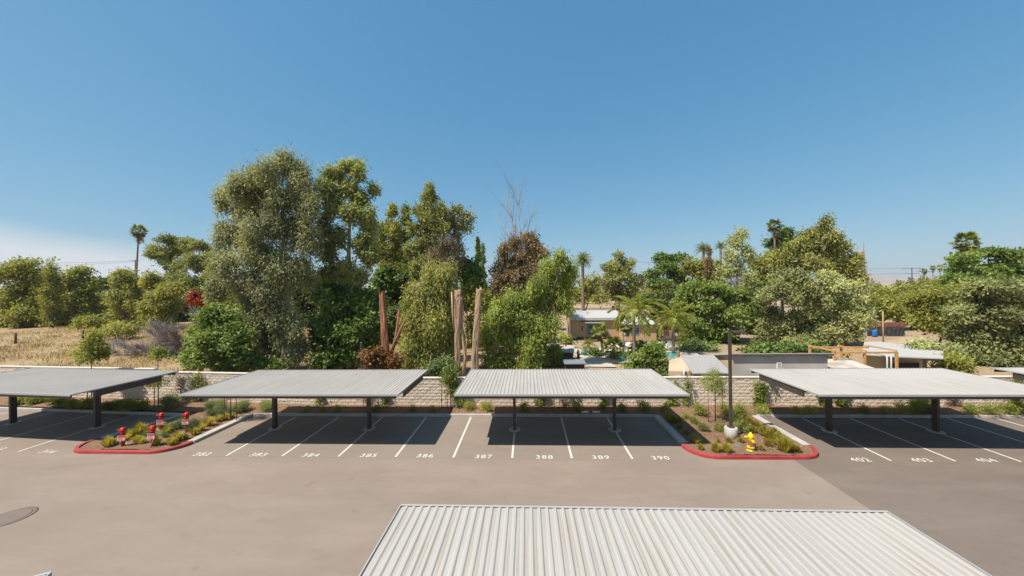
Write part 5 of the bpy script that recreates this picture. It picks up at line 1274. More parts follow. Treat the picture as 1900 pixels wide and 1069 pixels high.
def palm(label, name, x, y, z, h, r0, r1, kind, nf, L, mat, seed=0, lean=(0, 0), skirt=0, up=(-30, 80), single=False):
    t_ = thing(name, label, 'palm', (x, y, z)); rg = random.Random(seed)
    P = [(lean[0] * (1 - math.cos(f * 1.5)), lean[1] * f * f, -0.2 + (h + 0.2) * f) for f in (0, .2, .4, .6, .8, 1)]
    MB().tube(P, [r0 * 1.15] + [r0 + (r1 - r0) * f for f in (.2, .4, .6, .8, 1)], 10).build('trunk', B_PALM, t_)
    top = Vector(P[-1])
    if kind not in FR:
        FR[kind] = [feather(s) if kind == 'queen' else feather(s, 1.0, 26, 0.22, .75, 0.02) if kind == 'feather' else fan(s) for s in range(4)]
    base = 3.2 if kind == 'queen' else 1.0 if kind == 'feather' else 1.65
    acc = MB() if single else None
    for k in range(nf + skirt):
        dead = k >= nf
        el = rg.uniform(-85, -60) if dead else up[0] + (up[1] - up[0]) * ((k + .5) / nf) ** 1.15
        az = k * 2.39996 + rg.uniform(-.2, .2)
        sc_ = L / base * rg.uniform(.85, 1.1)
        rot = Matrix.Rotation(az, 4, 'Z') @ Matrix.Rotation(-math.radians(el), 4, 'Y') @ Matrix.Rotation(rg.uniform(-.3, .3), 4, 'X')
        me = FR[kind][k % 4]
        if single:
            M_ = Matrix.Translation(top) @ rot @ Matrix.Scale(sc_, 4)
            b0 = len(acc.v); acc.v += [tuple(M_ @ v.co) for v in me.vertices]
            for p_ in me.polygons: acc.f.append(tuple(b0 + i for i in p_.vertices)); acc.s.append(False)
        else:
            o = bpy.data.objects.new('frond', me if not dead else me.copy()); link(o, t_)
            if dead: o.data.materials.clear(); o.data.materials.append(LEAF['thatch'])
            elif not me.materials: me.materials.append(LEAF[mat])
            o.matrix_local = Matrix.Translation(top) @ rot @ Matrix.Scale(sc_, 4)
    if single: acc.build('crown', LEAF[mat], t_)
    if kind == 'fan' and skirt == 0 and h > 5:
        lob = [(top.x, top.y, top.z - 0.35 * L, L * .42, L * .45), (top.x, top.y, top.z - 0.8 * L, L * .28, L * .45)]
        tag(mesh_obj('dead_skirt', foliage('dead_skirt', lob, 260, L * .35, L * .07, 1.6, seed, 6, L * .12, .5), LEAF['thatch'], t_), kind='stuff')
    return t_
gz = lambda x, y: float(ground_z(np.array(x), np.array(y)))
palm('tall thin-stemmed fan palm alone against the left sky', 'fan_palm', -109.65, 95, 2.2, 22.68, 0.26, 0.17, 'fan', 30, 2.3, 'palm', 1, lean=(1.3, 0), single=True, up=(-45, 80))
palm('feather-crowned palm on the skyline right of the brown drying eucalyptus', 'date_palm', 13.17, 85, 0.0, 14.12, 0.38, 0.34, 'feather', 46, 2.5, 'palm', 2, single=True, up=(-45, 85))
palm('skyline palm above the yellow-green trees, left one of the pair', 'date_palm', 36.35, 75, 0.0, 15.21, 0.3, 0.25, 'feather', 34, 1.9, 'palm', 3, single=True, up=(-30, 80))
palm('skyline palm peeking out right of the left one of the pair', 'date_palm', 42.48, 80, 0.0, 16.11, 0.3, 0.25, 'feather', 28, 1.6, 'palm', 4, single=True, up=(-20, 80))
palm('skyline fan palm left of the tall ragged tree on the right', 'fan_palm', 54.01, 80, 0.0, 20.60, 0.22, 0.16, 'fan', 28, 1.9, 'palm', 5, single=True, up=(-40, 80))
palm('fan palm rising over the trees at the right', 'fan_palm', 64.39, 55, 0.0, 13.62, 0.24, 0.18, 'fan', 30, 1.9, 'palm', 6, single=True, up=(-45, 80))
palm('leftmost of the tiny far fan palms beyond the power poles', 'fan_palm', 199.29, 200, 0.0, 7.94, 0.25, 0.2, 'fan', 20, 1.9, 'palm', 10, single=True, up=(-50, 80))
palm('second of the tiny far fan palms beyond the power poles', 'fan_palm', 205.66, 200, 0.0, 9.01, 0.25, 0.2, 'fan', 20, 1.9, 'palm', 11, single=True, up=(-50, 80))
palm('third of the tiny far fan palms beyond the power poles', 'fan_palm', 223.24, 210, 0.0, 14.12, 0.25, 0.2, 'fan', 20, 1.9, 'palm', 12, single=True, up=(-50, 80))
palm('fourth of the tiny far fan palms beyond the power poles', 'fan_palm', 233.30, 215, 0.0, 16.06, 0.25, 0.2, 'fan', 20, 1.9, 'palm', 13, single=True, up=(-50, 80))
palm('fifth of the tiny far fan palms beyond the power poles', 'fan_palm', 242.66, 220, 0.0, 16.51, 0.25, 0.2, 'fan', 20, 1.9, 'palm', 14, single=True, up=(-50, 80))
palm('rightmost of the tiny far fan palms beyond the power poles', 'fan_palm', 251.09, 220, 0.0, 16.06, 0.25, 0.2, 'fan', 20, 1.9, 'palm', 15, single=True, up=(-50, 80))
palm('nearer queen palm with arching fronds before the house', 'queen_palm', 10.58, 36, 0.0, 5.34, 0.17, 0.12, 'queen', 17, 2.9, 'queen', 20, up=(-25, 80))
palm('farther queen palm beside the pool, right of the nearer one', 'queen_palm', 16.84, 42, 0.0, 3.99, 0.2, 0.15, 'queen', 16, 3.1, 'queen', 21, up=(-35, 78))
palm('left fan palm of the cluster in front of the house', 'fan_palm', 8.51, 41, 0.0, 2.74, 0.16, 0.14, 'fan', 22, 1.25, 'palm', 22, lean=(-.3, 0), skirt=4, up=(-40, 80))
palm('tallest fan palm of the cluster in front of the house', 'fan_palm', 10.77, 41, 0.0, 3.52, 0.15, 0.13, 'fan', 24, 1.45, 'palm', 23, lean=(.5, 0), skirt=6, up=(-45, 80))
palm('low spreading fan palm at the front of the palm cluster', 'fan_palm', 9.35, 39.5, 0.0, 1.14, 0.2, 0.18, 'fan', 26, 1.55, 'palm', 24, skirt=4, up=(-35, 80))
palm('small cycad-like palm on the sandy yard', 'cycad', 7.74, 46, 0.0, 0.54, 0.16, 0.16, 'feather', 26, 1.1, 'queen', 25, up=(-15, 70))
palm('thin pale-stemmed palm behind the pepper tree', 'fan_palm', 5.90, 50, 0.0, 7.67, 0.1, 0.08, 'fan', 16, 1.3, 'palm', 26, skirt=3, up=(-50, 70))

# ------------------------------------------------------------------ white-roofed house and yard
def roof_slab(mb, poly3, th):
    n = len(poly3)
    v = list(poly3) + [(x, y, z - th) for x, y, z in poly3]
    mb.add(v, [tuple(range(n)), tuple(range(n, 2 * n))[::-1]] + [(i, n + i, n + (i + 1) % n, (i + 1) % n) for i in range(n)])
    return mb
hs = thing('house', "low tan house with a white roof behind the palms", 'house', (12.3, 54.0, 0.0))
w_ = MB().box(-5.75, 1.4, 0.0, 7.0, 0.0, 2.86).build('wall', M_SIDING, hs)
for k in range(24):
    MB().box(-5.70 + k * 0.30, -5.66 + k * 0.30, -0.022, -0.003, 0.35, 2.84).build('siding_batten', M_SIDING, w_)
MB().box(1.4, 6.0, -2.5, 6.8, 0.0, 2.40).build('wing_wall', M_SIDING, hs)
MB().box(-5.75, 1.38, -0.03, -0.004, 0.0, 0.30).build('skirting', M_OLDWOOD, hs)
rf = roof_slab(MB(), [(-6.1, -0.45, 3.18), (1.9, -0.45, 3.18), (1.9, 3.6, 4.0), (-6.1, 3.6, 4.0)], 0.10)
roof_slab(rf, [(-6.1, 3.605, 4.0), (1.9, 3.605, 4.0), (1.9, 7.4, 3.18), (-6.1, 7.4, 3.18)], 0.10)
rf = rf.build('roof', M_WPAINT, hs)
MB().box(-6.1, 1.9, -0.50, -0.455, 2.84, 3.20).build('fascia', M_WPAINT, rf)
MB().tube([(-3.0, 2.2, 3.6), (-3.0, 2.2, 3.95)], 0.12, 10).build('roof_vent', M_WPAINT, rf)
wr = MB(); c_ = [(1.0, -2.95, 2.42), (6.4, -2.95, 2.42), (6.4, 7.0, 2.42), (1.0, 7.0, 2.42), (3.0, 0.6, 3.75), (4.2, 0.6, 3.75), (4.2, 4.0, 3.75), (3.0, 4.0, 3.75)]
wr.add(c_, [(0, 1, 5, 4), (1, 2, 6, 5), (2, 3, 7, 6), (3, 0, 4, 7), (4, 5, 6, 7), (3, 2, 1, 0)]).build('wing_roof', M_WPAINT, hs)
MB().box(-4.3, -1.0, -0.9, -0.03, 2.44, 2.54).build('awning', M_WPAINT, hs)
wn = MB().box(-3.42, -2.18, -0.045, -0.004, 0.62, 2.20).build('window', M_TEAL, hs)
MB().box(-3.22, -2.38, -0.060, -0.047, 0.72, 1.75).build('pane', M_GLASS, wn)
_ar = [(-2.80 + 0.42 * math.cos(math.radians(a)), 1.757 + 0.34 * math.sin(math.radians(a))) for a in range(0, 181, 20)]
MB().add([(x, y, z) for y in (-0.060, -0.047) for x, z in _ar], [tuple(range(10)), tuple(range(10, 20))[::-1]] + [(i, 10 + i, 10 + (i + 1) % 10, (i + 1) % 10) for i in range(10)]).build('pane', M_GLASS, wn)
w2 = MB().box(-4.30, -3.95, -0.045, -0.004, 1.15, 2.0).build('window', M_WPAINT, hs)
MB().box(-4.26, -3.99, -0.055, -0.047, 1.20, 1.95).build('pane', M_GLASS, w2)
MB().box(-6.35, -5.95, -0.9, -0.85, 0.35, 2.15).build('screen_door', M_GALV, hs)
w3 = MB().box(2.3, 3.6, -2.545, -2.504, 0.9, 2.0).build('window', M_WPAINT, hs)
MB().box(2.38, 3.52, -2.56, -2.547, 0.98, 1.92).build('pane', M_GLASS, w3)
dk = MB().box(6.05, 9.2, -4.2, -0.3, 0.30, 0.45).build('deck', M_OLDWOOD, hs)
rl = MB().box(6.05, 9.2, -4.2, -4.14, 1.33, 1.38).box(6.05, 9.2, -4.2, -4.14, 0.52, 0.56).build('railing', M_BLACK, hs)
for k in range(26):
    MB().box(6.1 + k * 0.122, 6.12 + k * 0.122, -4.18, -4.16, 0.45, 1.33).build('baluster', M_BLACK, rl)
st = MB()
for k in range(4): st.box(9.25 + k * 0.3, 9.55 + k * 0.3, -4.1, -2.9, 0.0, 0.40 - k * 0.1)
st.build('steps', M_OLDWOOD, hs)
MB().bar((9.25, -4.15, 1.3), (10.45, -4.15, 0.9), 0.06).bar((10.45, -4.15, 0.0), (10.45, -4.15, 0.95), 0.06).build('stair_rail', M_OLDWOOD, hs)
pb = thing('garden_cabin', "small brown gabled cabin at the right end of the house deck", 'cabin', (20.4, 53.6, 0.0))
MB().box(-1.2, 1.2, 0, 3.0, 0.3, 1.9).build('wall', M_SIDING, pb)
MB().add([(-1.3, -.2, 1.85), (1.3, -.2, 1.85), (0, -.2, 3.0), (-1.3, 3.1, 1.85), (1.3, 3.1, 1.85), (0, 3.1, 3.0)], [(0, 1, 2), (5, 4, 3), (0, 2, 5, 3), (2, 1, 4, 5), (1, 0, 3, 4)]).build('roof', M_BROWNW, pb)
MB().box(-.35, .45, -0.03, -0.003, 0.3, 1.8).build('door', M_BROWNW, pb)

pool = tag(sheet('pool_water', [(10.6, 39.6), (11.6, 39.2), (14.0, 39.8), (16.0, 39.8), (17.2, 41.0), (17.0, 42.3), (15.1, 42.7), (12.3, 42.9), (10.9, 42.2), (10.3, 40.8)], 0.035, M_WATER), kind='structure')
tag(sheet('pool_deck', [(8.4, 36.8), (13, 37.0), (17.0, 38.0), (19.3, 41.0), (20.5, 47.5), (12.0, 48.0), (8.6, 46.0), (7.8, 40.0)], 0.015, M_COPING), kind='structure')
def lounger(label, x, y, rz, L=1.9):
    t_ = thing('pool_lounger', label, 'lounger', (x, y, 0.02), rz, 'white pool furniture')
    MB().bev(-L / 2, L / 2 - 0.6, -0.33, 0.33, 0.32, 0.40, 0.02).build('seat', M_WHITE, t_)
    MB().add([(L / 2 - .6, -.33, .33), (L / 2, -.33, .80), (L / 2, .33, .80), (L / 2 - .6, .33, .33), (L / 2 - .6, -.33, .40), (L / 2 - .04, -.33, .86), (L / 2 - .04, .33, .86), (L / 2 - .6, .33, .40)],
             [(3, 2, 1, 0), (4, 5, 6, 7), (0, 1, 5, 4), (1, 2, 6, 5), (2, 3, 7, 6), (3, 0, 4, 7)]).build('backrest', M_WHITE, t_)
    for sx in (-L / 2 + .1, L / 2 - .65):
        for sy in (-.27, .27): MB().box(sx - .03, sx + .03, sy - .03, sy + .03, 0, .32).build('leg', M_WHITE, t_)
def chair(label, x, y, rz):
    t_ = thing('pool_chair', label, 'chair', (x, y, 0.02), rz, 'white pool furniture')
    MB().bev(-.27, .27, -.27, .27, .38, .44, .02).build('seat', M_WHITE, t_)
    a_ = [(-.27 + .54 * k / 8, .9 + .14 * math.sin(math.pi * k / 8)) for k in range(9)]
    MB().add([(x_, y_, z_) for y_ in (.24, .29) for x_, z_ in [(-.27, .44)] + a_ + [(.27, .44)]], [tuple(range(11)), tuple(range(11, 22))[::-1]] + [(i, 11 + i, 11 + (i + 1) % 11, (i + 1) % 11) for i in range(11)]).build('backrest', M_WHITE, t_)
    for sx in (-.23, .23):
        for sy in (-.23, .23): MB().box(sx - .03, sx + .03, sy - .03, sy + .03, 0, .38).build('leg', M_WHITE, t_)
        MB().box(sx - .04, sx + .04, -.27, .24, .62, .66).box(sx - .03, sx + .03, -.27, -.21, .44, .62).build('armrest', M_WHITE, t_)
chair("white plastic chair behind the pool, left one of the pair by the palm trunk", 16.75, 44.6, 0.2)
chair("white plastic chair behind the pool, right one of the pair by the palm trunk", 17.5, 44.6, -0.1)
lounger("white pool lounger directly left of the two white chairs", 15.5, 44.8, 0.05)
lounger("white pool lounger at the far left of the row, partly behind the palm trunk", 11.7, 44.9, 0.05)
lounger("white pool lounger in the middle of the row by the house", 13.6, 44.9, -0.05)
for (x, y, r_, lb) in ((6.4, 41.2, .34, "turquoise glazed pot on the sandy yard path"), (9.9, 38.0, .30, "dark turquoise pot in front of the pool")):
    t_ = thing('garden_pot', lb, 'pot', (x, y, 0.0), 0)
    MB().lathe([(r_ * .6, 0), (r_ * .95, r_ * .6), (r_, r_ * 1.2), (r_ * .85, r_ * 1.5)], 16).build('pot', M_TEAL, t_)
    mesh_obj('plant', foliage('plant', [(0, 0, r_ * 2.0, r_, r_ * .8)], 160, .2, .05, -.6, 3, 6, .1, .2, .5), LEAF['shrub'], t_)
for n_, (x, y, h_, lb) in enumerate(((5.5, 39.4, 1.0, "dark columnar cactus beside the yard path"), (14.9, 36.0, 1.5, "slim rust-coloured cactus column beside the shed"))):
    t_ = thing('cactus', lb, 'cactus', (x, y, 0.0), 0)
    MB().lathe([(.12, -.1), (.16, h_ * .4), (.14, h_ * .8), (.04, h_)], 10).build('stem', B_DARK if n_ == 0 else B_RED, t_)
    MB().tube([(.1, 0, h_ * .35), (.3, 0, h_ * .45), (.32, 0, h_ * .75)], [.07, .07, .04], 8).build('arm', B_DARK if n_ == 0 else B_RED, t_)
yl = thing('yard_lamp', "thin yard lamp with a white globe before the house", 'lamp', (10.9, 40.5, 0))
MB().tube([(0, 0, 0), (0, 0, 2.3)], .03, 8).build('pole', M_GALV, yl)
MB().lathe([(.05, 2.3), (.14, 2.38), (.17, 2.5), (.12, 2.62), (.03, 2.68)], 14).build('globe', M_WHITE, yl)
rk = random.Random(4)
for k in range(7):
    x, y = 2.9 + k * .5, 47.5 - k * 1.05 + rk.uniform(-.3, .3)
    mb = MB(); s_ = rk.uniform(.25, .45)
    mb.lathe([(s_ * .7, -.05), (s_, s_ * .25), (s_ * .8, s_ * .55), (s_ * .3, s_ * .7)], 7, sm=False)
    o = mb.build('yard_stone', M_CONC, None, (x, y, 0)); o.scale = (1.2, .8, 1); o.rotation_euler = (0, 0, rk.uniform(0, 3))
    tag(o, f"pale rough stone edging the sandy yard path, {ORD[k]} from the house", 'stone', 'pale stones on the sandy yard')
def low_shed(label, x, y, w, d, h, mat, wall, rz=0.0, rise=.25):
    t_ = thing('low_shed', label, 'shed', (x, y, 0), rz)
    MB().box(-w / 2, w / 2, 0, d, 0, h - .1).build('wall', wall, t_)
    roof_slab(MB(), [(-w / 2 - .15, -.2, h), (w / 2 + .15, -.2, h), (w / 2 + .15, d + .2, h + rise), (-w / 2 - .15, d + .2, h + rise)], .08).build('roof', mat, t_)
low_shed("low shed with a patchy grey roof, left of the sandy yard", 3.2, 37.2, 2.8, 2.6, 1.15, M_OLDROOF, M_OLDWOOD, -.15)
low_shed("small dark flat-roofed box shed behind the middle carport roof", 4.3, 33.0, 1.7, 1.3, .85, M_GALV, M_BLACK, 0.0, .05)
low_shed("small grey-roofed shed under the timber pergola", 23.9, 27.2, 2.6, 2.0, 1.62, M_OLDROOF, M_STUCG, 0, .25)

# grey stucco building and the beige shed behind the wall
gb = thing('stucco_building', "long grey stucco building behind the wall, small white-framed window", 'building', (18.15, 26.4, 0))
def wedge(x0, x1, y0, y1, za, zb):
    return MB().add([(x0, y0, 0), (x1, y0, 0), (x1, y1, 0), (x0, y1, 0), (x0, y0, za), (x1, y0, za), (x1, y1, zb), (x0, y1, zb)], [(0, 3, 2, 1), (4, 5, 6, 7), (0, 1, 5, 4), (1, 2, 6, 5), (2, 3, 7, 6), (3, 0, 4, 7)])
wedge(-3.35, 3.25, 0, 5.2, 2.82, 1.70).build('wall', M_STUCG, gb)
wedge(-3.37, -3.353, 0.004, 5.19, 2.815, 1.695).build('side_wall', M_STUCB, gb)
rf = roof_slab(MB(), [(-3.6, -.22, 2.955), (3.55, -.22, 2.955), (3.55, 5.4, 1.75), (-3.6, 5.4, 1.75)], .08).build('roof', M_WPAINT, gb)
MB().box(-3.58, 3.53, -.21, -.175, 2.76, 2.862).build('fascia', M_OLDWOOD, rf)
for k in range(9): MB().box(-3.3 + k * .8, -3.22 + k * .8, -.17, -.003, 2.76, 2.80).build('rafter_tail', M_OLDWOOD, rf)
wn = MB().box(-.30, .04, -.03, -.003, 1.62, 2.28).build('window', M_WHITE, gb)
MB().box(-.24, -.02, -.036, -.031, 1.68, 2.22).build('pane', M_STUCG, wn)
bs = thing('beige_shed', "beige shed with a pale sloping roof behind the wall, beside the grey building", 'shed', (11.6, 24.5, 0))
MB().prism([(-2.0, .35), (-.55, .05), (1.9, .05), (2.6, 3.9), (.6, 4.1), (-.9, 3.0)], 0, 1.86).build('wall', M_STUCB, bs)
MB().add([(-2.0, .35, 1.861), (-.62, .05, 1.861), (.45, 4.05, 1.861), (-.9, 3.0, 1.861), (-2.0, .35, 2.0), (-.62, .05, 2.06), (.45, 4.05, 2.26), (-.9, 3.0, 2.2)], [(3, 2, 1, 0), (4, 5, 6, 7), (0, 1, 5, 4), (1, 2, 6, 5), (2, 3, 7, 6), (3, 0, 4, 7)]).build('parapet', M_STUCB, bs)
roof_slab(MB(), [(-.60, -.15, 1.98), (2.0, -.15, 1.98), (3.0, 4.2, 2.36), (.45, 4.2, 2.36)], .07).build('roof', M_SHING, bs)
MB().tube([(-1.1, .0, .4), (-1.1, .0, 2.3)], .05, 8).build('vent_pipe', M_GALV, bs)
MB().tube([(-.75, -.05, .4), (-.75, -.05, 2.15)], .035, 8).build('drain_pipe', M_RUST, bs)
MB().bev(-1.75, -1.25, -.35, .15, 0, 1.75, .03).build('heater_box', M_CONC, bs)
for k in range(2): MB().box(-.46 + k * .22, -.32 + k * .22, .012, .045, 1.55, 1.68).build('vent', M_BLACK, bs)

# pergola, low white roof, board fence and clutter on the right
pg = thing('pergola', "unfinished yellow timber pergola frame behind the right carport", 'pergola', (26.2, 29.0, 0))
for (x, y) in ((-2.2, .0), (.1, .0), (2.4, -.1), (-2.2, 2.4), (.4, 2.4)): MB().box(x - .07, x + .07, y - .07, y + .07, 0, 2.36).build('post', M_PINE, pg)
for a, b_ in (((-2.3, 0, 2.44), (2.5, -.1, 2.44)), ((-2.3, 2.4, 2.44), (2.5, 2.3, 2.44))): MB().bar(a, b_, .09, .15).build('beam', M_PINE, pg)
for x in (-2.2, .15, 2.4): MB().bar((x, -.1, 2.58), (x, 2.5, 2.58), .07, .12).build('rafter', M_PINE, pg)
tag(MB().tube([(27.6, 28.6, 0), (27.6, 28.6, 2.3)], .05, 8).build('white_post', M_WPAINT), "left one of two thin white posts in front of the pergola", 'post', 'white posts by the pergola')
tag(MB().tube([(27.9, 28.6, 0), (27.9, 28.6, 2.3)], .05, 8).build('white_post', M_WPAINT), "right one of two thin white posts in front of the pergola", 'post', 'white posts by the pergola')
lw = thing('low_building', "low building with a broad white flat roof on the right", 'building', (31.0, 31.2, 0))
MB().prism([(-2.6, .3), (1.2, -.7), (3.6, 1.2), (3.0, 4.6), (2.0, 4.6)], 0, 1.85).build('wall', M_STUCB, lw)
roof_slab(MB(), [(-3.1, -.2, 1.95), (-1.4, -1.3, 1.95), (1.5, -1.9, 1.90), (4.5, .8, 1.95), (3.6, 5.3, 2.1), (2.0, 5.2, 2.1)], .09).build('roof', M_WPAINT, lw)
MB().box(-1.2, .9, -.75, -.70, 0, 1.3).build('dark_interior_panel', M_BLACK, lw)  # black panel painted as the unlit interior, no hole in the wall
sf = thing('swing_frame', "thin white tubular swing frame behind the right carport roof", 'frame', (25.0, 26.0, 0))
MB().bar((-1.6, 0, 1.62), (.8, 0, 1.62), .05).build('top_bar', M_WPAINT, sf)
for a, b_ in (((-1.2, 0, 1.6), (-1.9, 0, 0)), ((-1.2, 0, 1.6), (-.5, 0, 0)), ((.7, 0, 1.6), (.1, 0, 0)), ((.7, 0, 1.6), (1.6, 0, 0))): MB().bar(a, b_, .05).build('leg', M_WPAINT, sf)
bf = thing('board_fence', "rusty board fence hung with black cloth on the right", 'fence', (50.2, 55.0, 0))
for k in range(18): MB().box(k * .32, k * .32 + .30, 0, .04, 1.35, 2.02 - .02 * (k % 3)).build('board', M_RUST, bf)
MB().box(-.4, 0, -.1, .1, 0, 2.0).build('end_post', M_WPAINT, bf)
v, f = [], []
for i in range(31):
    for j in range(7):
        v.append((i * .18, -.06 + .07 * math.sin(i * 1.9 + j * .5), 1.36 - j * .21 - .25 * math.sin(math.pi * ((i * .18) % 2.7) / 2.7) * (j > 0)))
for i in range(30):
    for j in range(6): f.append((i * 7 + j, i * 7 + j + 1, i * 7 + 8 + j, i * 7 + 7 + j))
MB().add(v, f, True).build('shade_cloth', M_TARP, bf)
br_ = thing('plastic_barrel', "blue plastic barrel before the black-clothed board fence", 'barrel', (50.6, 54.2, 0))
MB().lathe([(.27, 0), (.30, .25), (.28, .5), (.30, .75), (.27, .95)], 18).build('drum', M_BLUE, br_)
rg = np.random.default_rng(8)
v, f = [], []
for i in range(17):
    for j in range(13):
        a, c_ = (i / 8 - 1), (j / 6 - 1); v.append((a * 3.6, c_ * 2.6, -0.1 + 1.5 * max(0, 1 - a * a - c_ * c_) ** .8 + rg.normal() * .05))
for i in range(16):
    for j in range(12): f.append((i * 13 + j, i * 13 + 13 + j, i * 13 + 14 + j, i * 13 + j + 1))
mo = MB().add(v, f, True).build('dirt_mound', M_MOUND, None, (45.5, 44.0, 0)); tag(mo, "pale dirt mound in front of the board fence on the right", 'mound')
tag(MB().tube([(43.0, 45, 0), (43.0, 45, 4.4)], .07, 8).build('wooden_pole', B_PALE), "thin pale wooden pole before the board fence", 'pole')
for x, lb in ((27.6, "left one of two dark rubbish bins across the road behind the house"), (28.8, "right one of two dark rubbish bins across the road behind the house")):
    t_ = thing('rubbish_bin', lb, 'bin', (x, 116, 0), 0, 'bins across the road')
    MB().add([(-.35, -.35, .1), (.35, -.35, .1), (.35, .35, .1), (-.35, .35, .1), (-.42, -.42, 1.5), (.42, -.42, 1.5), (.42, .42, 1.5), (-.42, .42, 1.5)], [(0, 3, 2, 1), (4, 5, 6, 7), (0, 1, 5, 4), (1, 2, 6, 5), (2, 3, 7, 6), (3, 0, 4, 7)]).build('body', M_BLACK, t_)
    MB().bev(-.45, .45, -.47, .45, 1.501, 1.6, .04).build('lid', M_BLACK, t_)
ob = thing('old_building', "old pale-roofed building half hidden in the left trees", 'building', (-73.5, 62.0, 2.2))
MB().box(-3, 3, 0, 5, 0, 3.2).build('wall', M_OLDWOOD, ob)
roof_slab(MB(), [(-3.4, -.6, 3.25), (3.4, -.6, 3.25), (3.4, 2.5, 4.3), (-3.4, 2.5, 4.3)], .12).build('roof', M_OLDROOF, ob)

# field fence posts and wires
for k, (x, y, lb) in enumerate(((-67.5, 44.0, "left wooden fence post in the dry field"), (-60.1, 45.5, "right wooden fence post in the dry field before the bush"))):
    o = MB().tube([(0, 0, -.2), (.05, 0, 1.35)], [.13, .11], 8).build('fence_post', M_OLDWOOD, None, (x, y, gz(x, y)))
    tag(o, lb, 'fence post', 'fence posts in the dry field')
for zz, lb in ((.5, "lower"), (1.0, "upper")):
    a = Vector((-95, 41.5, gz(-95, 41.5) + zz)); b_ = Vector((-67.5, 44, gz(-67.5, 44) + zz)); c_ = Vector((-60.1, 45.5, gz(-60.1, 45.5) + zz))
    tag(MB().tube([a, a.lerp(b_, .5) - Vector((0, 0, .1)), b_, b_.lerp(c_, .5) - Vector((0, 0, .03)), c_], .012, 4).build('fence_wire', M_GALV), f"{lb} sagging wire of the field fence", 'wire')

# power poles and lines
def power_pole(label, x, y, h, arms, z=0):
    t_ = thing('power_pole', label, 'utility pole', (x, y, z))
    MB().tube([(0, 0, -.3), (0, 0, h)], [.22, .14], 8).build('pole', M_OLDWOOD, t_)
    for zz, L in arms:
        a_ = MB().box(-L / 2, L / 2, -.35, -.20, h - zz - .15, h - zz).build('crossarm', M_OLDWOOD, t_)
        for k in (-.45, -.2, .2, .45): MB().lathe([(.05, 0), (.07, .1), (.04, .2)], 8, (k * L, -.27, h - zz)).build('insulator', M_WHITE, a_)
power_pole("far power pole at the foot of the leftmost palm", -138.5, 120, 17.3, ((.4, 3.4),), 2.2)
power_pole("far double-armed power pole between the small palms on the right", 154.7, 150, 13.7, ((.2, 7.5), (2.2, 5.5)))
power_pole("second far power pole just right of the double-armed one", 180.5, 170, 13.0, ((.3, 7.0),))
def wire(label, a, b_, sag):
    a, b_ = Vector(a), Vector(b_)
    tag(MB().tube([a.lerp(b_, k / 10) - Vector((0, 0, sag * 4 * k / 10 * (1 - k / 10))) for k in range(11)], .035, 4).build('overhead_wire', M_BLACK), label, 'wire')
wire("lower overhead wire running left from the pole by the leftmost palm", (-138.5, 119.7, 18.7), (-230, 122, 19.5), 1.2)
wire("upper overhead wire running left from the pole by the leftmost palm", (-137, 119.7, 19.1), (-230, 122, 20.8), 1.0)
wire("upper overhead wire crossing the sky left of the double-armed pole", (152, 149.7, 13.6), (40, 150, 18.5), 1.5)
wire("lower overhead wire crossing the sky left of the double-armed pole", (152, 149.7, 11.5), (40, 150, 14.5), 1.5)
wire("overhead wire between the two far power poles on the right", (157.5, 149.7, 13.6), (178, 169.7, 12.7), .3)

# ------------------------------------------------------------------ far background
def ridge(name, x0, x1, y, h, seed, col):
    rg = np.random.default_rng(seed); n = 80
    xs_ = np.linspace(x0, x1, n); hh = h * (0.5 + 0.5 * np.sin(np.linspace(0.2, 2.9, n))) * (1 + 0.25 * np.sin(np.linspace(0, 17, n) + seed)) + rg.normal(size=n) * h * .03
    v = np.concatenate([np.stack([xs_, np.full(n, y), np.full(n, -5.0)], 1), np.stack([xs_, np.full(n, y + 500), hh], 1), np.stack([xs_, np.full(n, y + 1500), np.full(n, -5.0)], 1)])
    i = np.arange(n - 1)[:, None]
    q_ = np.concatenate([np.concatenate([i, i + 1, i + n + 1, i + n], 1), np.concatenate([i + n, i + n + 1, i + 2 * n + 1, i + 2 * n], 1)])
    tag(mesh_obj(name, np_mesh(name, v, q_, True), col), kind='structure')
M_HILL = simple('dry_hillside', (0.30, 0.23, 0.20), 1.0, vary=0.2, scale=.004)
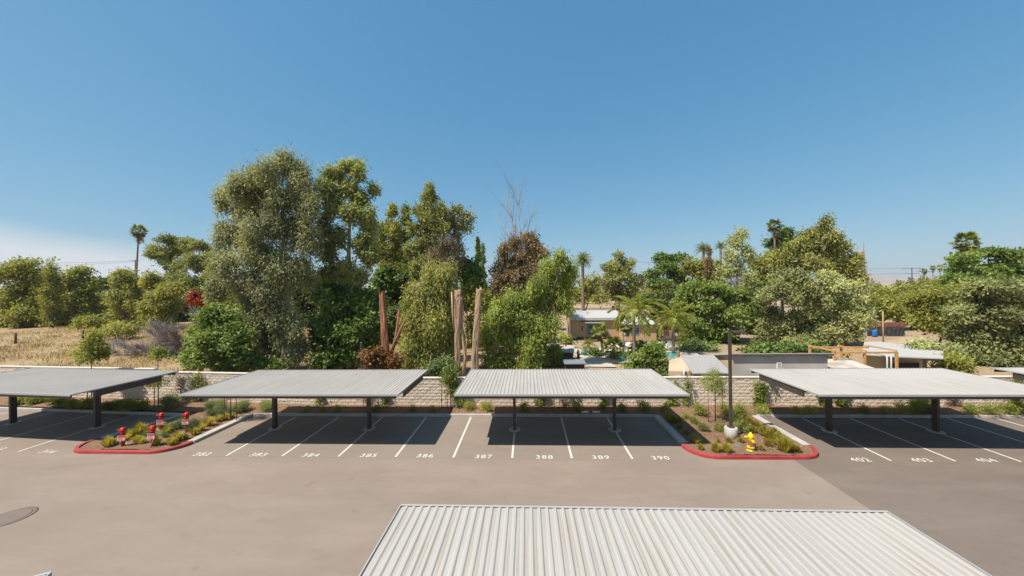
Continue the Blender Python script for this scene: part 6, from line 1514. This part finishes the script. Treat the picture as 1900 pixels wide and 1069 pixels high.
ridge('hill', 2000, 5200, 3000, 75, 2, M_HILL)
ridge('hill', -5500, -900, 4200, 45, 5, M_HILL)
rg = np.random.default_rng(21)
lob = [(x + rg.uniform(-4, 4), rg.uniform(160, 330), rg.uniform(2.0, 5.0), rg.uniform(4, 9), rg.uniform(2.5, 4.5)) for x in np.arange(-480, 480, 4.5)]
lob = [l for l in lob if not (60 < l[0] < 260 and l[1] < 240)]
tag(mesh_obj('far_woodland', foliage('far_woodland', lob, 26000, 2.0, 1.2, 0.0, 5, 8, .9, .5), LEAF['olive']), "low belt of far trees along the horizon", 'woodland', kind='stuff')
# dry grass of the field on the left and weeds at its edges
n = 60000
gx = rg.uniform(-78, -12, n); gy = 25.5 + rg.random(n) ** 1.3 * 34
keep = (np.sin(gx * .7 + gy * .5) + np.sin(gy * 1.1 - gx * .3) + rg.normal(size=n) * .8) > -0.4
gx, gy = gx[keep], gy[keep]; n = len(gx)
p = np.stack([gx, gy, ground_z(gx, gy) - .05], 1)
d = unit(rg.normal(size=(n, 3)) * .45 + np.array([0, 0, 1.0]))
v = leaf_quads(p, d, rg.uniform(.2, .6, n), rg.uniform(.03, .09, n), rg)
tag(mesh_obj('dry_grass', np_mesh('dry_grass', v, np.arange(n * 4).reshape(n, 4)), LEAF['straw']), "dry straw grass covering the left field", 'grass', kind='stuff')

# the warm summer air: thin even haze round the whole place
hz = MB().box(-6800, 6800, -900, 6800, -12, 130).build('haze', None)
hm = bpy.data.materials.new('summer_haze'); hm.use_nodes = True
hm.node_tree.nodes.clear()
ho = hm.node_tree.nodes.new('ShaderNodeOutputMaterial'); hv = hm.node_tree.nodes.new('ShaderNodeVolumePrincipled')
hv.inputs['Color'].default_value = (0.86, 0.90, 0.97, 1); hv.inputs['Density'].default_value = 0.00013; hv.inputs['Anisotropy'].default_value = 0.1
hm.node_tree.links.new(hv.outputs[0], ho.inputs['Volume'])
hz.data.materials.append(hm)
tag(hz, "thin pale summer haze over the whole place", 'haze', kind='stuff')
